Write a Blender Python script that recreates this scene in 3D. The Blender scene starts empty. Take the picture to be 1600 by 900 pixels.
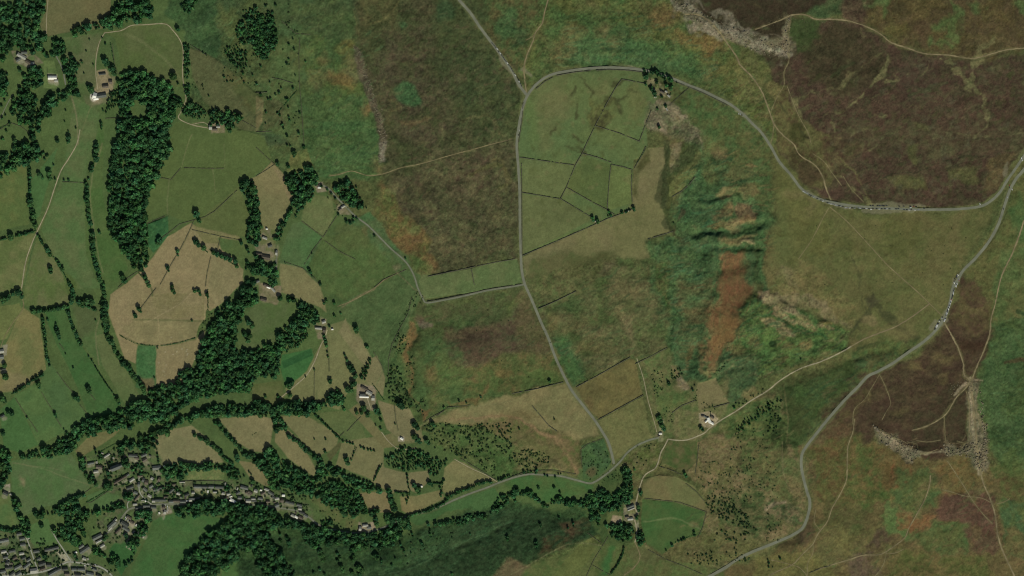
import bpy, math, random
import numpy as np
from mathutils import Vector
R = math.radians
random.seed(11); RNG = np.random.default_rng(7)
SC = 1.7                      # metres of ground per map unit
COL = bpy.context.scene.collection
scene = bpy.context.scene

# ------------------------------------------------------------------ map helpers
def PX(x): return (x - 800.0) * SC
def PY(y): return (450.0 - y) * SC
def pts(s, i=0, j=0):
    """'x,y x,y' in survey sheet (i,j), quarter units -> map units"""
    out = []
    for t in s.split():
        a = [float(v) for v in t.split(',')]
        out.append((i*400 + a[0]/4.0, j*225 + a[1]/4.0) + tuple(v/4.0 for v in a[2:]))
    return out
def full(s): return [tuple(float(v) for v in t.split(',')) for t in s.split()]

# ------------------------------------------------------------------ canvas of ground colour / relief
X0, X1, Y0, Y1, CELL = -100.0, 1700.0, -70.0, 970.0, 1.25
NX = int((X1-X0)/CELL)+1; NY = int((Y1-Y0)/CELL)+1
gx = X0 + np.arange(NX)*CELL; gy = Y0 + np.arange(NY)*CELL
GX, GY = np.meshgrid(gx, gy)           # row = y
def up(a, ny, nx):
    """smooth upsample of a coarse random grid"""
    h, w = a.shape
    yy = np.linspace(0, h-1.001, ny); xx = np.linspace(0, w-1.001, nx)
    yi = yy.astype(int); xi = xx.astype(int); fy = yy-yi; fx = xx-xi
    fy = fy*fy*(3-2*fy); fx = fx*fx*(3-2*fx)
    a0 = a[yi][:, xi]; a1 = a[yi][:, xi+1]; b0 = a[yi+1][:, xi]; b1 = a[yi+1][:, xi+1]
    return ((a0*(1-fx)+a1*fx).T*(1-fy)).T + ((b0*(1-fx)+b1*fx).T*fy).T
def vnoise(scale, seed, sx=1.0, sy=1.0):
    r = np.random.default_rng(seed)
    h = max(3, int((Y1-Y0)/(scale*sy))+2); w = max(3, int((X1-X0)/(scale*sx))+2)
    return up(r.uniform(-1, 1, (h, w)), NY, NX)
def fbm(scale, seed, octs=4, pers=0.55, sx=1.0, sy=1.0):
    t = 0; a = 1; n = 0
    for o in range(octs):
        if scale/2**o < CELL*1.2: break
        t = t + a*vnoise(scale/2**o, seed+o*17, sx, sy); n += a*a*0.33; a *= pers
    return t/np.sqrt(n)                # about unit variance
NA = fbm(70, 1, 5); NB = fbm(24, 2, 4, .62); NC = fbm(9, 3, 3, .7); ND = RNG.normal(0, 1, (NY, NX))
ND = 0.55*ND + 0.7*vnoise(2.2, 71)
WXA = fbm(30, 4, 4, .6); WYA = fbm(30, 5, 4, .6)
NS = fbm(16, 6, 3, .6, 2.6, .8)        # stretched
def lin(c, sat=0.92):
    c = np.asarray(c, float)/255.0; g = (c*np.array([.3, .55, .15])).sum(-1, keepdims=True); c = np.clip(g+(c-g)*sat, 0, 1)
    return np.where(c <= .04045, c/12.92, ((c+.055)/1.055)**2.4)
CAN = np.zeros((NY, NX, 3)); ROUGH = np.full((NY, NX), 0.6); RELIEF = np.zeros((NY, NX))
REGION = np.zeros((NY, NX), np.int16); REGNAMES = ['ground']
def sm(e0, e1, v):
    t = np.clip((v-e0)/(e1-e0), 0, 1); return t*t*(3-2*t)
def bbox(p, pad):
    xs = [q[0] for q in p]; ys = [q[1] for q in p]
    a = max(0, int((min(xs)-pad-X0)/CELL)); b = min(NX, int((max(xs)+pad-X0)/CELL)+2)
    c = max(0, int((min(ys)-pad-Y0)/CELL)); d = min(NY, int((max(ys)+pad-Y0)/CELL)+2)
    return slice(c, d), slice(a, b)
def segdist(x, y, p, closed):
    d = np.full(x.shape, 1e9); n = len(p)
    for k in range(n if closed else n-1):
        ax, ay = p[k][:2]; bx, by = p[(k+1) % n][:2]
        vx, vy = bx-ax, by-ay; L = vx*vx+vy*vy+1e-9
        t = np.clip(((x-ax)*vx+(y-ay)*vy)/L, 0, 1)
        d = np.minimum(d, (x-ax-t*vx)**2+(y-ay-t*vy)**2)
    return np.sqrt(d)
def inside(x, y, p):
    m = np.zeros(x.shape, bool); n = len(p)
    for k in range(n):
        ax, ay = p[k][:2]; bx, by = p[(k+1) % n][:2]
        if ay == by: continue
        m ^= ((ay > y) != (by > y)) & (x < (bx-ax)*(y-ay)/(by-ay)+ax)
    return m
def smoothline(p, step=3.0):
    """Catmull-Rom resample"""
    if len(p) < 3:
        (ax, ay), (bx, by) = p[0][:2], p[-1][:2]
        n = max(1, int(math.hypot(bx-ax, by-ay)/step))
        return [(ax+(bx-ax)*k/n, ay+(by-ay)*k/n) for k in range(n+1)]
    q = [p[0]]+list(p)+[p[-1]]; out = []
    for k in range(1, len(q)-2):
        a, b, c, d = q[k-1], q[k], q[k+1], q[k+2]
        n = max(1, int(math.hypot(c[0]-b[0], c[1]-b[1])/step))
        for s in range(n):
            t = s/n
            out.append(tuple(.5*((2*b[m])+(-a[m]+c[m])*t+(2*a[m]-5*b[m]+4*c[m]-d[m])*t*t+(-a[m]+3*b[m]-3*c[m]+d[m])*t**3) for m in (0, 1)))
    out.append(tuple(p[-1][:2])); return out
def tame(c):
    """keep wild covers within the muted range of moorland vegetation"""
    r, g, b = c
    if g-r > 20: r = r+(g-r-20)*.5; g -= 2
    if r-g > 12: d = (r-g-12)*.5; r -= d; g += d*.15
    if g > r: b = min(b-3, .5*(r+g)*.70); r += 2
    return (r, g, b)
def paint(p, c1, c2=None, f=2.0, w=0.0, op=1.0, rough=None, name=None, mix='B', th=0.0, sharp=1.2, g=0.07):
    """lay a vegetation cover c1 with patches of c2 over polygon p; f feather, w ragged edge, g fine grain"""
    if name not in ('pasture_field', 'hay_field', 'crop_strip'): c1 = tame(c1); c2 = tame(c2) if c2 is not None else None
    if w >= 2: f *= 1.7; w *= 1.35; sharp *= 1.15
    pad = f+w*2+3; sl = bbox(p, pad); x = GX[sl]; y = GY[sl]
    if x.size == 0: return
    if w: x = x+WXA[sl]*w; y = y+WYA[sl]*w
    d = segdist(x, y, p, True); ins = inside(x, y, p); sd = np.where(ins, d, -d)
    m = sm(-f*.5, f*.5, sd)*op
    k1 = lin(c1); col = np.broadcast_to(k1, m.shape+(3,))
    if c2 is not None:
        nz = {'A': NA, 'B': NB, 'C': NC, 'S': NS, 'AB': .6*NA+.7*NB, 'BC': .6*NB+.7*NC}[mix][sl]
        t = sm(th-sharp, th+sharp, nz)[..., None]; col = col*(1-t)+lin(c2)*t
    gr = (1+g*(.6*ND[sl]+.8*NC[sl]))[..., None]
    col = col*np.clip(gr, .5, 1.6)
    CAN[sl] = CAN[sl]*(1-m[..., None])+col*m[..., None]
    if rough is not None: ROUGH[sl] = ROUGH[sl]*(1-m)+rough*m
    if name:
        REGNAMES.append(name); rg = REGION[sl]; rg[sd > 0] = len(REGNAMES)-1
def streak(p, c, wd=1.5, f=1.2, op=1.0, w=0.6, rough=None, smooth=True, var=0.3):
    """a worn or overgrown line of ground cover; also lays painted fold shade"""
    q = smoothline(p, 4.0) if smooth else p
    sl = bbox(q, wd+f+w*3+2); x = GX[sl]+WXA[sl]*w; y = GY[sl]+WYA[sl]*w
    if x.size == 0: return
    d = segdist(x, y, q, False); hw = wd/2*(1+var*NB[sl])
    m = (1-sm(-f*.5, f*.5, d-hw))*op
    CAN[sl] = CAN[sl]*(1-m[..., None])+lin(c)*m[..., None]*(1+.08*ND[sl][..., None])
    if rough is not None: ROUGH[sl] = ROUGH[sl]*(1-m)+rough*m
def blob(x, y, rx, ry, c, rot=0, **k):
    n = 14; a = R(rot); p = []
    for t in range(n):
        u = rx*math.cos(2*math.pi*t/n); v = ry*math.sin(2*math.pi*t/n)
        p.append((x+u*math.cos(a)-v*math.sin(a), y+u*math.sin(a)+v*math.cos(a)))
    paint(p, c, **{**dict(f=6, w=3), **k})
def ridge(p, h, wd, side=0.0, w=2.5):
    """raise (h>0) or sink ground along a line; side = one-sided scarp"""
    q = smoothline(p, 5.0); sl = bbox(q, wd*3+6); x = GX[sl]+WXA[sl]*w; y = GY[sl]+WYA[sl]*w
    d = segdist(x, y, q, False)
    RELIEF[sl] += h*np.exp(-(d/wd)**2)
# ------------------------------------------------------------------ ground cover, laid from the broad to the fine
PAST=(78,98,56); PASTG=(76,106,62); HAY=(136,122,84); HAY2=(124,114,76); OLV=(100,104,62); MOORG=(94,92,54)
HEATH=(80,59,46); HEATH2=(66,62,41); BRK=(54,92,52); BRK2=(74,84,48); TEAL=(46,86,60); RUST=(112,80,48); RUST2=(88,84,50); WOODF=(30,52,32)
def F(s, c1, c2=None, **k): paint(full(s), c1, c2, **k)
def T(i, j, s, c1, c2=None, **k): paint(pts(s, i, j), c1, c2, **k)
F("-200,-200 1900,-200 1900,1200 -200,1200", (86,88,54), (74,84,50), f=1, mix='A', rough=1.0, sharp=1.6)
# lowland farm country
F("-150,-100 350,-100 420,250 480,280 640,400 665,465 612,560 612,640 700,700 960,730 990,1000 -150,1000", PAST, (70,94,54), w=3, mix='A', rough=.35, g=.05)
# --- north-west scrubby slope and field
F("280,-80 560,-80 585,90 600,240 560,290 480,285 430,260 410,210 345,190 300,170 292,70", (60,84,52), (74,86,50), w=4, f=8, mix='B', rough=1.1, name='rough_slope')
F("268,-80 360,-80 340,30 352,80 335,95 292,70 262,25", (52,86,50), (44,76,46), w=4, f=6, rough=1.0)
F("293,72 335,90 405,150 412,150 403,205 378,202 345,180 320,160 300,120", (84,88,54), (76,84,50), w=1, f=3, mix='A', rough=.5, name='pasture_field')
F("340,110 400,120 412,150 400,180 370,150", (74,88,50), (104,84,50), w=4, f=8, th=.5, op=.6)
F("400,-80 470,-80 480,60 475,120 468,260 440,230 430,120", (60,90,54), (74,88,52), w=5, f=10, mix='B', rough=.9)
F("400,60 468,60 470,270 430,255 408,215 412,150", (68,94,54), (80,90,54), w=3, f=5, mix='B', rough=.8)
T(1,0,"0,600 50,630 40,760 0,820", (106,100,64), f=3)
T(1,0,"60,620 160,640 180,780 90,800 30,830", (84,88,58), (72,80,50), f=5, w=2)
T(1,0,"0,830 90,830 200,860 190,900 0,900", (64,86,54), (76,86,56), f=4, w=2)
F("470,60 560,20 590,80 605,240 600,270 545,290 500,290 475,270", (62,90,52), (76,92,50), w=4, f=8, mix='B', rough=1.0, name='bracken_slope')
F("470,160 585,150 600,230 590,275 500,290 475,270", (54,94,54), (66,92,52), w=3, f=10, mix='S', rough=1.0)
for x,y,rx,ry,c,o in ((535,124,20,12,(112,86,50),.75),(552,64,12,8,(128,98,52),.75),(505,100,12,10,(108,84,52),.6),(573,168,8,8,(122,86,54),.8),(500,130,26,12,(94,88,54),.5),(535,138,10,6,(128,92,52),.7),(545,75,14,14,(94,92,50),.6),(560,105,18,22,(96,84,56),.5),(592,262,7,8,(132,86,58),.7)):
    blob(x,y,rx,ry,c,op=o,f=10,w=5)
F("400,0 470,0 560,0 560,60 480,50 410,25", (62,76,48), (70,88,52), w=6, f=14, mix='S', op=.8)
# --- north-west moor
F("555,-80 735,-80 822,150 810,232 808,402 690,424 665,430 650,385 612,372 592,330 600,235 588,170 562,85", (74,72,47), (64,72,45), w=3, f=10, mix='AB', rough=1.1, name='heather_moor', g=.1)
F("690,-80 735,-80 820,150 812,210 760,220 700,160 680,60", (66,76,46), (60,72,46), w=8, f=26, mix='B', op=.85)
F("600,60 680,60 720,130 700,210 640,220 600,150 575,110", (80,70,52), (60,66,42), w=8, f=22, mix='BC', op=.6)
F("560,-80 640,-80 620,50 575,60", (80,82,50), (66,74,46), w=5, f=14, mix='B', op=.7)
F("600,270 720,225 808,225 806,400 690,422 650,350 600,300", (76,72,49), (86,84,54), w=9, f=30, mix='BC', g=.12, th=.2, op=.6)
F("604,270 680,260 690,330 650,350 605,310", (70,64,46), (82,80,50), w=6, f=14, mix='C', op=.5)
F("700,240 770,235 770,290 710,300", (88,64,50), (80,74,50), w=6, f=14, mix='C', op=.6)
F("590,290 612,300 640,340 665,380 685,420 665,430 650,395 612,375 590,340", (112,86,52), (84,90,50), w=4, f=8, mix='C', sharp=1.4)
blob(640,378,18,20,(124,84,52),op=.8,f=10,w=5); blob(672,415,14,9,(112,80,50),op=.8,f=6,w=4); blob(603,320,9,24,(76,92,50),op=.7,f=8,w=4); blob(645,362,10,8,(74,90,52),op=.7,f=6)
blob(637,148,19,15,(50,92,58),rot=45,op=.9,f=4,w=2); blob(646,156,12,10,(48,90,60),op=.9,f=4,w=2); blob(632,41,8,6,(52,90,62),op=.8,f=4,w=2); blob(697,18,14,18,(50,78,50),op=.8,f=6,w=3)
for s,c in (("608,155 620,158 625,170 612,175 605,190",(94,88,54)),("628,187 650,190 668,180",(98,84,54)),("720,190 745,182 765,180 780,198 790,212",(90,88,54)),("688,200 690,215",(100,96,62)),("735,272 760,260 790,262 796,285 780,290",(92,90,50)),("770,250 790,255 790,300",(94,88,52))):
    streak(full(s),c,5,6,.6,3)
for x,y in ((690,395),(700,380),(735,365),(775,345),(790,380),(660,330),(745,310),(700,270),(775,335),(760,390),(720,400),(670,290),(640,300)): blob(x,y,10,7,(98,92,58),op=.5,f=10,w=5)
# --- north, between the two moor roads
F("722,-80 1060,-80 1100,40 1150,70 1182,100 1212,212 1206,225 1160,172 1110,138 1060,122 1010,112 960,106 900,110 862,118 835,140 822,146", (64,94,52), (84,90,50), w=5, f=8, mix='B', rough=1.2, name='bracken_slope')
F("860,70 940,40 1000,60 1050,90 1110,100 1120,130 1060,118 990,106 900,104 850,110", (46,88,56), (60,92,54), w=6, f=18, mix='S', op=.85)
F("735,-60 860,-60 840,40 820,90 820,140 770,70", (86,80,48), (62,84,48), w=5, f=12, mix='BC', op=.9)
blob(795,35,18,22,(56,92,54),op=.85,f=8,w=4); blob(815,60,10,18,(54,84,54),op=.6,f=8,w=4)
for x,y,rx,ry,c,o in ((1045,25,28,20,(112,86,52),.8),(1010,10,20,20,(90,86,50),.8),(1095,62,40,16,(116,88,50),.75),(1120,70,16,9,(124,84,50),.6),(940,42,14,12,(106,94,58),.6),(895,55,14,12,(104,92,56),.5),(875,80,12,18,(112,94,58),.6),(860,95,10,14,(106,88,52),.6),(955,70,12,10,(100,92,54),.5),(1110,110,16,12,(108,88,50),.55),(1000,50,20,14,(92,90,52),.6),(850,60,8,20,(100,88,52),.5),(1160,120,14,30,(92,88,50),.6),(1190,125,14,24,(88,92,54),.7),(1085,150,14,10,(98,90,54),.5),(930,10,30,12,(92,88,50),.5),(1140,110,20,12,(98,94,52),.6)):
    blob(x,y,rx,ry,c,op=o,f=12,w=6)
F("1150,60 1200,80 1200,130 1212,190 1190,180 1160,110", (92,92,54), (78,84,48), w=5, f=8, mix='C', op=.8)
# --- inside the road loop
F("824,146 845,124 880,114 960,108 1008,113 1030,150 1010,190 1012,240 990,250 985,325 940,345 815,400 810,300 810,200", (94,106,60), (86,104,60), w=.6, f=2, mix='A', rough=.25, name='pasture_field', g=.05)
for x,y,rx,ry,c,o in ((865,160,22,26,(108,102,64),.6),(940,135,20,10,(106,102,62),.5),(852,205,14,30,(104,102,62),.5),(870,120,30,7,(104,100,62),.5),(990,160,16,22,(102,100,58),.6),(830,180,8,40,(86,112,60),.5)): blob(x,y,rx,ry,c,op=o,f=14,w=6)
for s in ("905,125 920,133 930,140 925,155 922,170 935,185 950,195","960,130 978,124 985,128","945,150 960,160 965,175 960,160 975,150 995,145","890,150 897,145 900,140","895,170 898,185","860,210 864,200","895,215 905,225","880,225 900,235 910,240"):
    streak(full(s),(66,68,40),4.5,5,.8,4,var=.9)
F("920,155 950,150 955,180 945,200 925,205 918,185", (70,70,42), (92,98,56), w=6, f=8, mix='C', th=.2)
F("925,198 950,195 940,205", (66,68,42), f=4, w=2)
F("813,246 890,258 912,240 905,300 875,308 813,302", (98,106,62), (92,104,62), f=2, mix='A', rough=.2, name='pasture_field')
F("914,243 953,256 948,330 885,292 895,270", (88,100,56), (80,94,54), w=.6, f=2, mix='B', op=.8)
F("954,257 987,264 986,318 948,330", (94,108,62), f=2)
F("815,304 874,310 928,342 815,398", (98,104,62), (92,100,58), f=2, mix='A', rough=.2, name='pasture_field')
F("990,262 1010,232 1038,228 1040,270 1034,320 1046,362 1014,372 1014,404 880,420 830,450 816,402 940,346 986,326", (114,106,70), (106,104,64), w=1, f=3, mix='A', rough=.3, name='hay_field', g=.05)
F("816,402 880,390 885,415 850,440 826,448", (108,104,68), f=8, w=2)
F("1009,228 1016,228 1013,250 1000,268 992,310 988,300 990,265 1002,245", (74,76,46), (92,92,56), w=2, f=4, mix='C')
F("1041,228 1048,235 1048,275 1056,285 1050,330 1052,355 1060,375 1066,385 1058,372 1045,355 1038,320 1032,320 1036,290 1034,270 1040,255", (72,78,46), (60,70,42), w=1.5, f=3, mix='C', rough=.8)
F("1048,225 1068,222 1080,235 1062,265 1050,270", (118,108,76), (104,96,62), w=2, f=3, mix='C')
F("1066,222 1090,225 1086,240 1060,275 1052,272 1062,255", (70,78,46), (60,72,42), w=2, f=3, mix='C')
F("1060,275 1078,258 1088,262 1078,285 1058,305 1045,308 1046,290", (96,100,60), (88,94,54), w=1, f=2, mix='C')
for k in range(260):
    x=820+RNG.random()*190; y=112+RNG.random()*250
    if REGNAMES[REGION[int((y-Y0)/CELL),int((x-X0)/CELL)]] in ('pasture_field','hay_field'): blob(x,y,1.5+4*RNG.random(),1+2.5*RNG.random(),[(74,82,46),(108,102,64),(82,92,52)][k%3],rot=RNG.random()*180,op=.35,f=2,w=2)
# below the loop
F("822,448 880,418 960,404 1014,402 1016,430 1040,480 1052,540 988,562 895,605 866,550", (72,86,50), (88,88,54), w=2, f=5, mix='B', rough=1.0, name='rough_pasture')
F("822,410 880,395 960,400 940,440 850,480 835,470", (94,92,56), (74,86,50), w=4, f=8, mix='BC', op=.9)
F("885,405 960,398 965,425 915,440 885,430", (68,76,44), (84,84,50), w=4, f=8, mix='C', op=.8)
blob(950,420,12,8,(104,94,66),op=.6,f=8); blob(975,455,22,12,(104,94,60),op=.55,f=12,w=6); blob(982,512,7,22,(114,100,68),rot=-25,op=.7,f=8,w=4); blob(968,490,6,14,(106,98,62),rot=-20,op=.6,f=6,w=3); blob(900,505,16,14,(96,86,54),op=.5,f=12,w=6); blob(860,505,12,12,(108,96,58),op=.6,f=8); blob(895,470,30,12,(62,90,52),op=.5,f=12,w=6); blob(940,440,14,6,(68,94,50),op=.5,f=6); blob(925,545,30,10,(104,86,54),op=.4,f=10,w=5)
F("840,540 890,520 905,560 912,595 896,604 875,570", (56,98,54), (48,90,56), w=3, f=8)
# --- old quarry / bracken bowl
F("1012,170 1080,150 1160,170 1205,225 1200,460 1180,500 1100,600 1056,602 1052,540 1040,480 1016,430 1014,378 1050,364 1060,375 1052,330 1080,285 1090,240 1060,200", (60,92,54), (52,86,56), w=4, f=8, mix='B', rough=1.5, name='bracken_slope')
F("1060,120 1100,140 1160,175 1205,225 1215,300 1200,330 1170,300 1130,250 1095,215 1060,190 1030,150", (84,90,54), (64,92,52), w=5, f=8, mix='BC', rough=.9)
F("1090,225 1150,205 1200,240 1205,280 1140,290 1095,270", (88,90,54), (66,90,52), w=5, f=8, mix='BC', op=.7, rough=.9)
for s in ("1030,160 1050,165 1075,190 1085,215","1040,170 1060,190","1015,190 1035,200 1050,205","1070,180 1090,200"): streak(full(s),(132,118,92),8,6,.75,4,var=1.0)
F("1012,160 1060,165 1090,200 1100,228 1060,215 1030,205 1010,195", (120,110,84), (88,88,58), w=5, f=8, mix='C', op=.75, rough=1.2)
blob(1075,205,30,14,(96,92,62),op=.5,f=10,w=5)
F("1014,378 1055,370 1085,400 1080,470 1050,520 1020,450", (52,90,60), (64,90,52), w=6, f=12, op=.85, mix='C', rough=1.7)
F("1020,410 1040,405 1052,470 1045,480 1025,450", (60,92,46), (90,84,48), w=3, f=6, mix='C', op=.7)
for x,y,rx,ry,c,rt,o in ((1133,305,16,7,(128,110,70),-14,.8),(1125,300,9,5,(134,112,72),0,.7),(1165,330,18,14,(112,80,58),10,.8),(1133,330,12,8,(128,92,60),-10,.7),(1120,337,8,8,(124,88,58),0,.6),(1148,347,18,6,(134,104,68),-15,.7),(1168,343,12,5,(144,106,68),-20,.8),(1158,325,10,5,(122,94,64),0,.6),(1150,368,30,4,(122,104,66),-8,.75),(1165,375,18,3.5,(146,118,82),4,.8),(1145,372,20,4,(108,96,58),-10,.7),(1123,350,12,4,(140,96,60),-20,.7),(1150,300,16,10,(84,92,54),0,.6),(1122,240,14,8,(128,104,70),0,.5),(1170,300,20,10,(110,92,58),0,.6),(1155,270,30,12,(92,90,54),0,.6)):
    blob(x,y,rx,ry,c,rot=rt,op=o,f=5,w=4)
for s in ("1098,312 1112,315 1125,307 1145,302 1152,305","1085,368 1120,363 1150,356 1175,350 1188,351","1098,395 1120,392 1135,385 1160,385 1180,388","1105,272 1120,268 1132,264","1120,340 1140,330 1148,332"): streak(full(s),(36,62,38),4.5,5,.5,2.5,var=.6)  # dark streaks: shade of the ridge folds painted into the ground colour
streak(full("1120,392 1145,388 1170,386 1185,388"),(34,56,34),8,6,.55,3)  # broader painted shade under the lowest fold
F("1127,396 1158,396 1166,430 1186,452 1182,480 1156,500 1152,525 1132,550 1112,572 1096,578 1092,560 1100,520 1112,480 1122,440", (122,78,52), (92,86,50), w=10, f=14, mix='BC', rough=.6, name='bracken_slope')
F("1128,398 1150,400 1156,440 1160,480 1146,515 1126,552 1104,574 1096,572 1100,530 1114,485 1125,446", (132,74,50), (112,80,50), w=9, f=15, mix='C', op=.9)
for s_ in ("1152,405 1152,450 1145,500 1125,548","1146,400 1142,450 1128,505 1108,560","1130,400 1130,440 1115,490 1100,560"): streak(full(s_),(128,90,60),3,4,.4,3,var=1.0)
streak(full("1095,580 1112,576 1128,562 1146,548 1160,520 1172,500"),(128,116,72),5,4,.6,3,var=.8)
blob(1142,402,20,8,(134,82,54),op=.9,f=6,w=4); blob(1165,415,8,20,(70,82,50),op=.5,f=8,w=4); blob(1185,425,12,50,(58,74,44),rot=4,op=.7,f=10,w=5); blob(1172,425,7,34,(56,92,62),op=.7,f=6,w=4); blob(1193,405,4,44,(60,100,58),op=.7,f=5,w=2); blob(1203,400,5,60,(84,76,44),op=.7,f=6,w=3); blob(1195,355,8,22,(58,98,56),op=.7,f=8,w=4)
blob(1130,520,16,34,(132,92,54),rot=20,op=.7,f=12,w=5); blob(1112,575,20,5,(134,118,72),rot=-25,op=.7,f=5,w=3)
F("1085,440 1112,440 1110,480 1092,520 1085,580 1072,590 1062,560 1058,480 1062,440", (60,90,54), (90,86,52), w=3, f=6, mix='S', rough=1.2)
blob(1076,560,4,24,(96,84,50),rot=4,op=.7,f=4,w=3); blob(1086,560,4,28,(52,90,58),rot=4,op=.5,f=4,w=3); blob(1059,540,9,38,(50,90,60),op=.5,f=10,w=4)
F("1160,470 1185,455 1230,470 1280,500 1325,520 1320,545 1260,560 1180,590 1120,600 1105,600 1130,560 1150,520", (56,96,52), (76,92,50), w=3, f=5, mix='B', rough=1.6, name='bracken_slope')
F("1120,560 1150,548 1190,560 1180,600 1140,640 1110,590", (56,84,56), (66,84,52), w=4, f=8, mix='C', rough=1.1)
for s,wd in (("1188,460 1200,462 1220,478 1245,490 1265,498",10),("1200,458 1230,465 1260,462 1285,470 1295,485",8),("1290,470 1300,480 1320,500",8)): streak(full(s),(140,122,88),wd,6,.85,3,var=.7)
for x,y,rx,ry,c,rt,o in ((1195,495,8,5,(112,100,62),30,.8),(1222,508,16,4.5,(128,110,74),35,.8),(1232,515,8,3,(138,120,88),20,.8),(1260,500,12,4,(136,112,74),20,.7),(1290,508,10,5,(116,94,54),10,.7),(1258,535,7,9,(110,92,56),-20,.7),(1180,535,10,7,(98,90,54),0,.7),(1230,540,10,7,(98,86,54),0,.6),(1172,615,10,12,(118,106,66),20,.75),(1185,625,30,8,(104,96,60),-30,.6),(1205,535,16,13,(62,92,46),0,.6),(1160,500,8,6,(116,88,54),0,.6),(1150,545,14,8,(116,104,62),-30,.6)):
    blob(x,y,rx,ry,c,rot=rt,op=o,f=5,w=3)
blob(1208,538,6,5,(22,42,26),op=.85,f=3,w=1)
for s in ("1155,485 1175,470 1185,468","1175,490 1188,470","1150,515 1170,500 1190,490 1210,490","1155,490 1162,495","1200,480 1220,500 1240,512 1260,520","1220,490 1250,510 1290,530"): streak(full(s),(36,70,40),3,3,.6,2,var=.7)
# --- eastern grass moor
F("1206,225 1225,250 1260,300 1300,318 1340,328 1440,330 1540,328 1566,300 1600,250 1640,220 1560,320 1500,420 1478,500 1440,540 1350,590 1322,600 1310,560 1330,530 1320,500 1280,470 1200,455 1206,400 1215,330", (97,94,55), (86,92,54), w=3, f=8, mix='B', rough=.45, name='moorland_grass', g=.06)
F("1210,225 1258,300 1290,320 1300,380 1240,420 1212,400 1218,320", (90,92,52), (82,92,54), w=3, f=10, mix='A', op=.7)
F("1205,425 1290,420 1330,470 1330,520 1295,480 1240,465 1200,460", (112,102,62), (92,92,52), w=5, f=9, mix='BC', op=.85, rough=.9)
for x,y,rx,ry,c,o in ((1265,320,12,10,(112,102,66),.6),(1245,310,10,8,(110,100,64),.6),(1320,382,30,6,(76,78,44),.5),(1240,372,26,5,(72,78,42),.4),(1430,350,50,10,(106,90,56),.35),(1235,435,10,14,(118,106,74),.5),(1500,370,8,50,(112,98,62),.5),(1470,400,20,40,(104,94,58),.45),(1400,370,40,24,(88,92,50),.4),(1340,480,6,14,(66,72,42),.5)): blob(x,y,rx,ry,c,op=o,f=10,w=6)
for k in range(70):
    x=1215+RNG.random()*290; y=332+RNG.random()*150
    blob(x,y,3+4*RNG.random(),2+2.5*RNG.random(),(74,76,42),op=.4,f=3,w=2)
for s,wd in (("1335,400 1340,430 1342,450 1345,470",3),("1340,470 1352,485 1350,495",5),("1370,460 1360,480 1350,500 1335,515",5),("1350,462 1375,480 1395,500 1412,515 1420,525 1427,530",7),("1310,535 1335,515 1350,490",4),("1336,505 1345,520",4)): streak(full(s),(66,68,42),wd,5,.75,4,var=.8)
blob(1368,470,16,8,(70,66,46),op=.75,f=8,w=5); blob(1360,500,14,9,(116,106,68),op=.8,f=4,w=3); blob(1395,520,30,10,(106,98,60),op=.6,f=8,w=4); blob(1330,545,14,14,(92,82,50),op=.6,f=8,w=4)
for s in ("1330,560 1350,540 1395,537 1430,535","1340,543 1370,540 1400,534 1432,532"): streak(full(s),(50,60,34),3,3,.7,2)
# --- road triangle south of the grass
F("1300,590 1340,545 1420,530 1440,540 1350,590 1330,600", (80,88,50), (66,84,48), w=3, f=5, mix='C', rough=.9)
F("1320,550 1345,548 1350,560 1300,570 1230,600 1215,615 1228,690 1255,700 1262,680 1310,625 1345,590 1350,575", (60,86,46), (54,76,43), w=6, f=12, mix='B', rough=.8, name='bracken_slope')
F("1225,610 1300,575 1340,570 1340,590 1300,620 1250,680 1232,690", (56,82,44), (64,70,42), w=8, f=16, mix='B', op=.7)
F("1290,570 1345,555 1330,595 1290,630 1262,655 1265,610", (64,68,40), (60,78,44), w=8, f=16, mix='B', op=.55)
F("1330,555 1400,545 1370,575 1340,580", (84,84,50), (60,80,50), w=3, f=6, mix='C', op=.8)
# --- north-east heather
F("1215,140 1180,60 1238,22 1305,30 1345,38 1390,65 1450,82 1520,90 1700,70 1700,225 1600,240 1562,298 1540,318 1500,322 1380,320 1300,312 1262,292 1218,240 1208,200", HEATH, HEATH2, w=3, f=5, mix='BC', rough=.8, name='heather_moor', g=.12, th=.25)
F("1240,150 1500,140 1600,120 1600,240 1560,300 1400,318 1330,300 1290,230", (82,60,46), (68,64,43), w=5, f=10, mix='C', op=.75, g=.12, th=.5)
F("1240,40 1300,35 1390,80 1380,130 1300,150 1260,120", (60,58,37), (66,58,39), w=5, f=10, mix='C', op=.8)
F("1400,85 1470,90 1460,150 1420,170 1390,120", (80,58,46), (70,62,46), w=4, f=8, mix='C', op=.5)
F("1230,25 1278,20 1282,55 1270,72 1245,78 1232,60", (60,82,44), (54,70,40), w=4, f=6, mix='C', op=.8)
F("1258,12 1290,-10 1330,-10 1310,15 1298,28 1270,26", (54,84,54), (60,76,48), w=4, f=6, mix='C', op=.75)
F("1310,10 1335,-20 1370,-10 1375,30 1350,40 1320,34", (76,58,44), (84,70,50), w=3, f=5, mix='C')
F("1330,-80 1700,-80 1700,72 1600,75 1520,90 1450,80 1395,62 1350,38 1360,10", (88,78,46), (74,64,42), w=4, f=8, mix='BC', rough=.9, name='moorland_grass', g=.1)
for x,y,rx,ry in ((1378,15,8,14),(1365,5,12,6),(1478,35,14,8),(1495,22,5,20),(1490,48,7,8),(1460,60,6,10),(1590,12,12,12),(1530,5,8,6),(1482,65,12,5)): blob(x,y,rx,ry,(62,104,56),op=.6,f=8,w=6)
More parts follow.
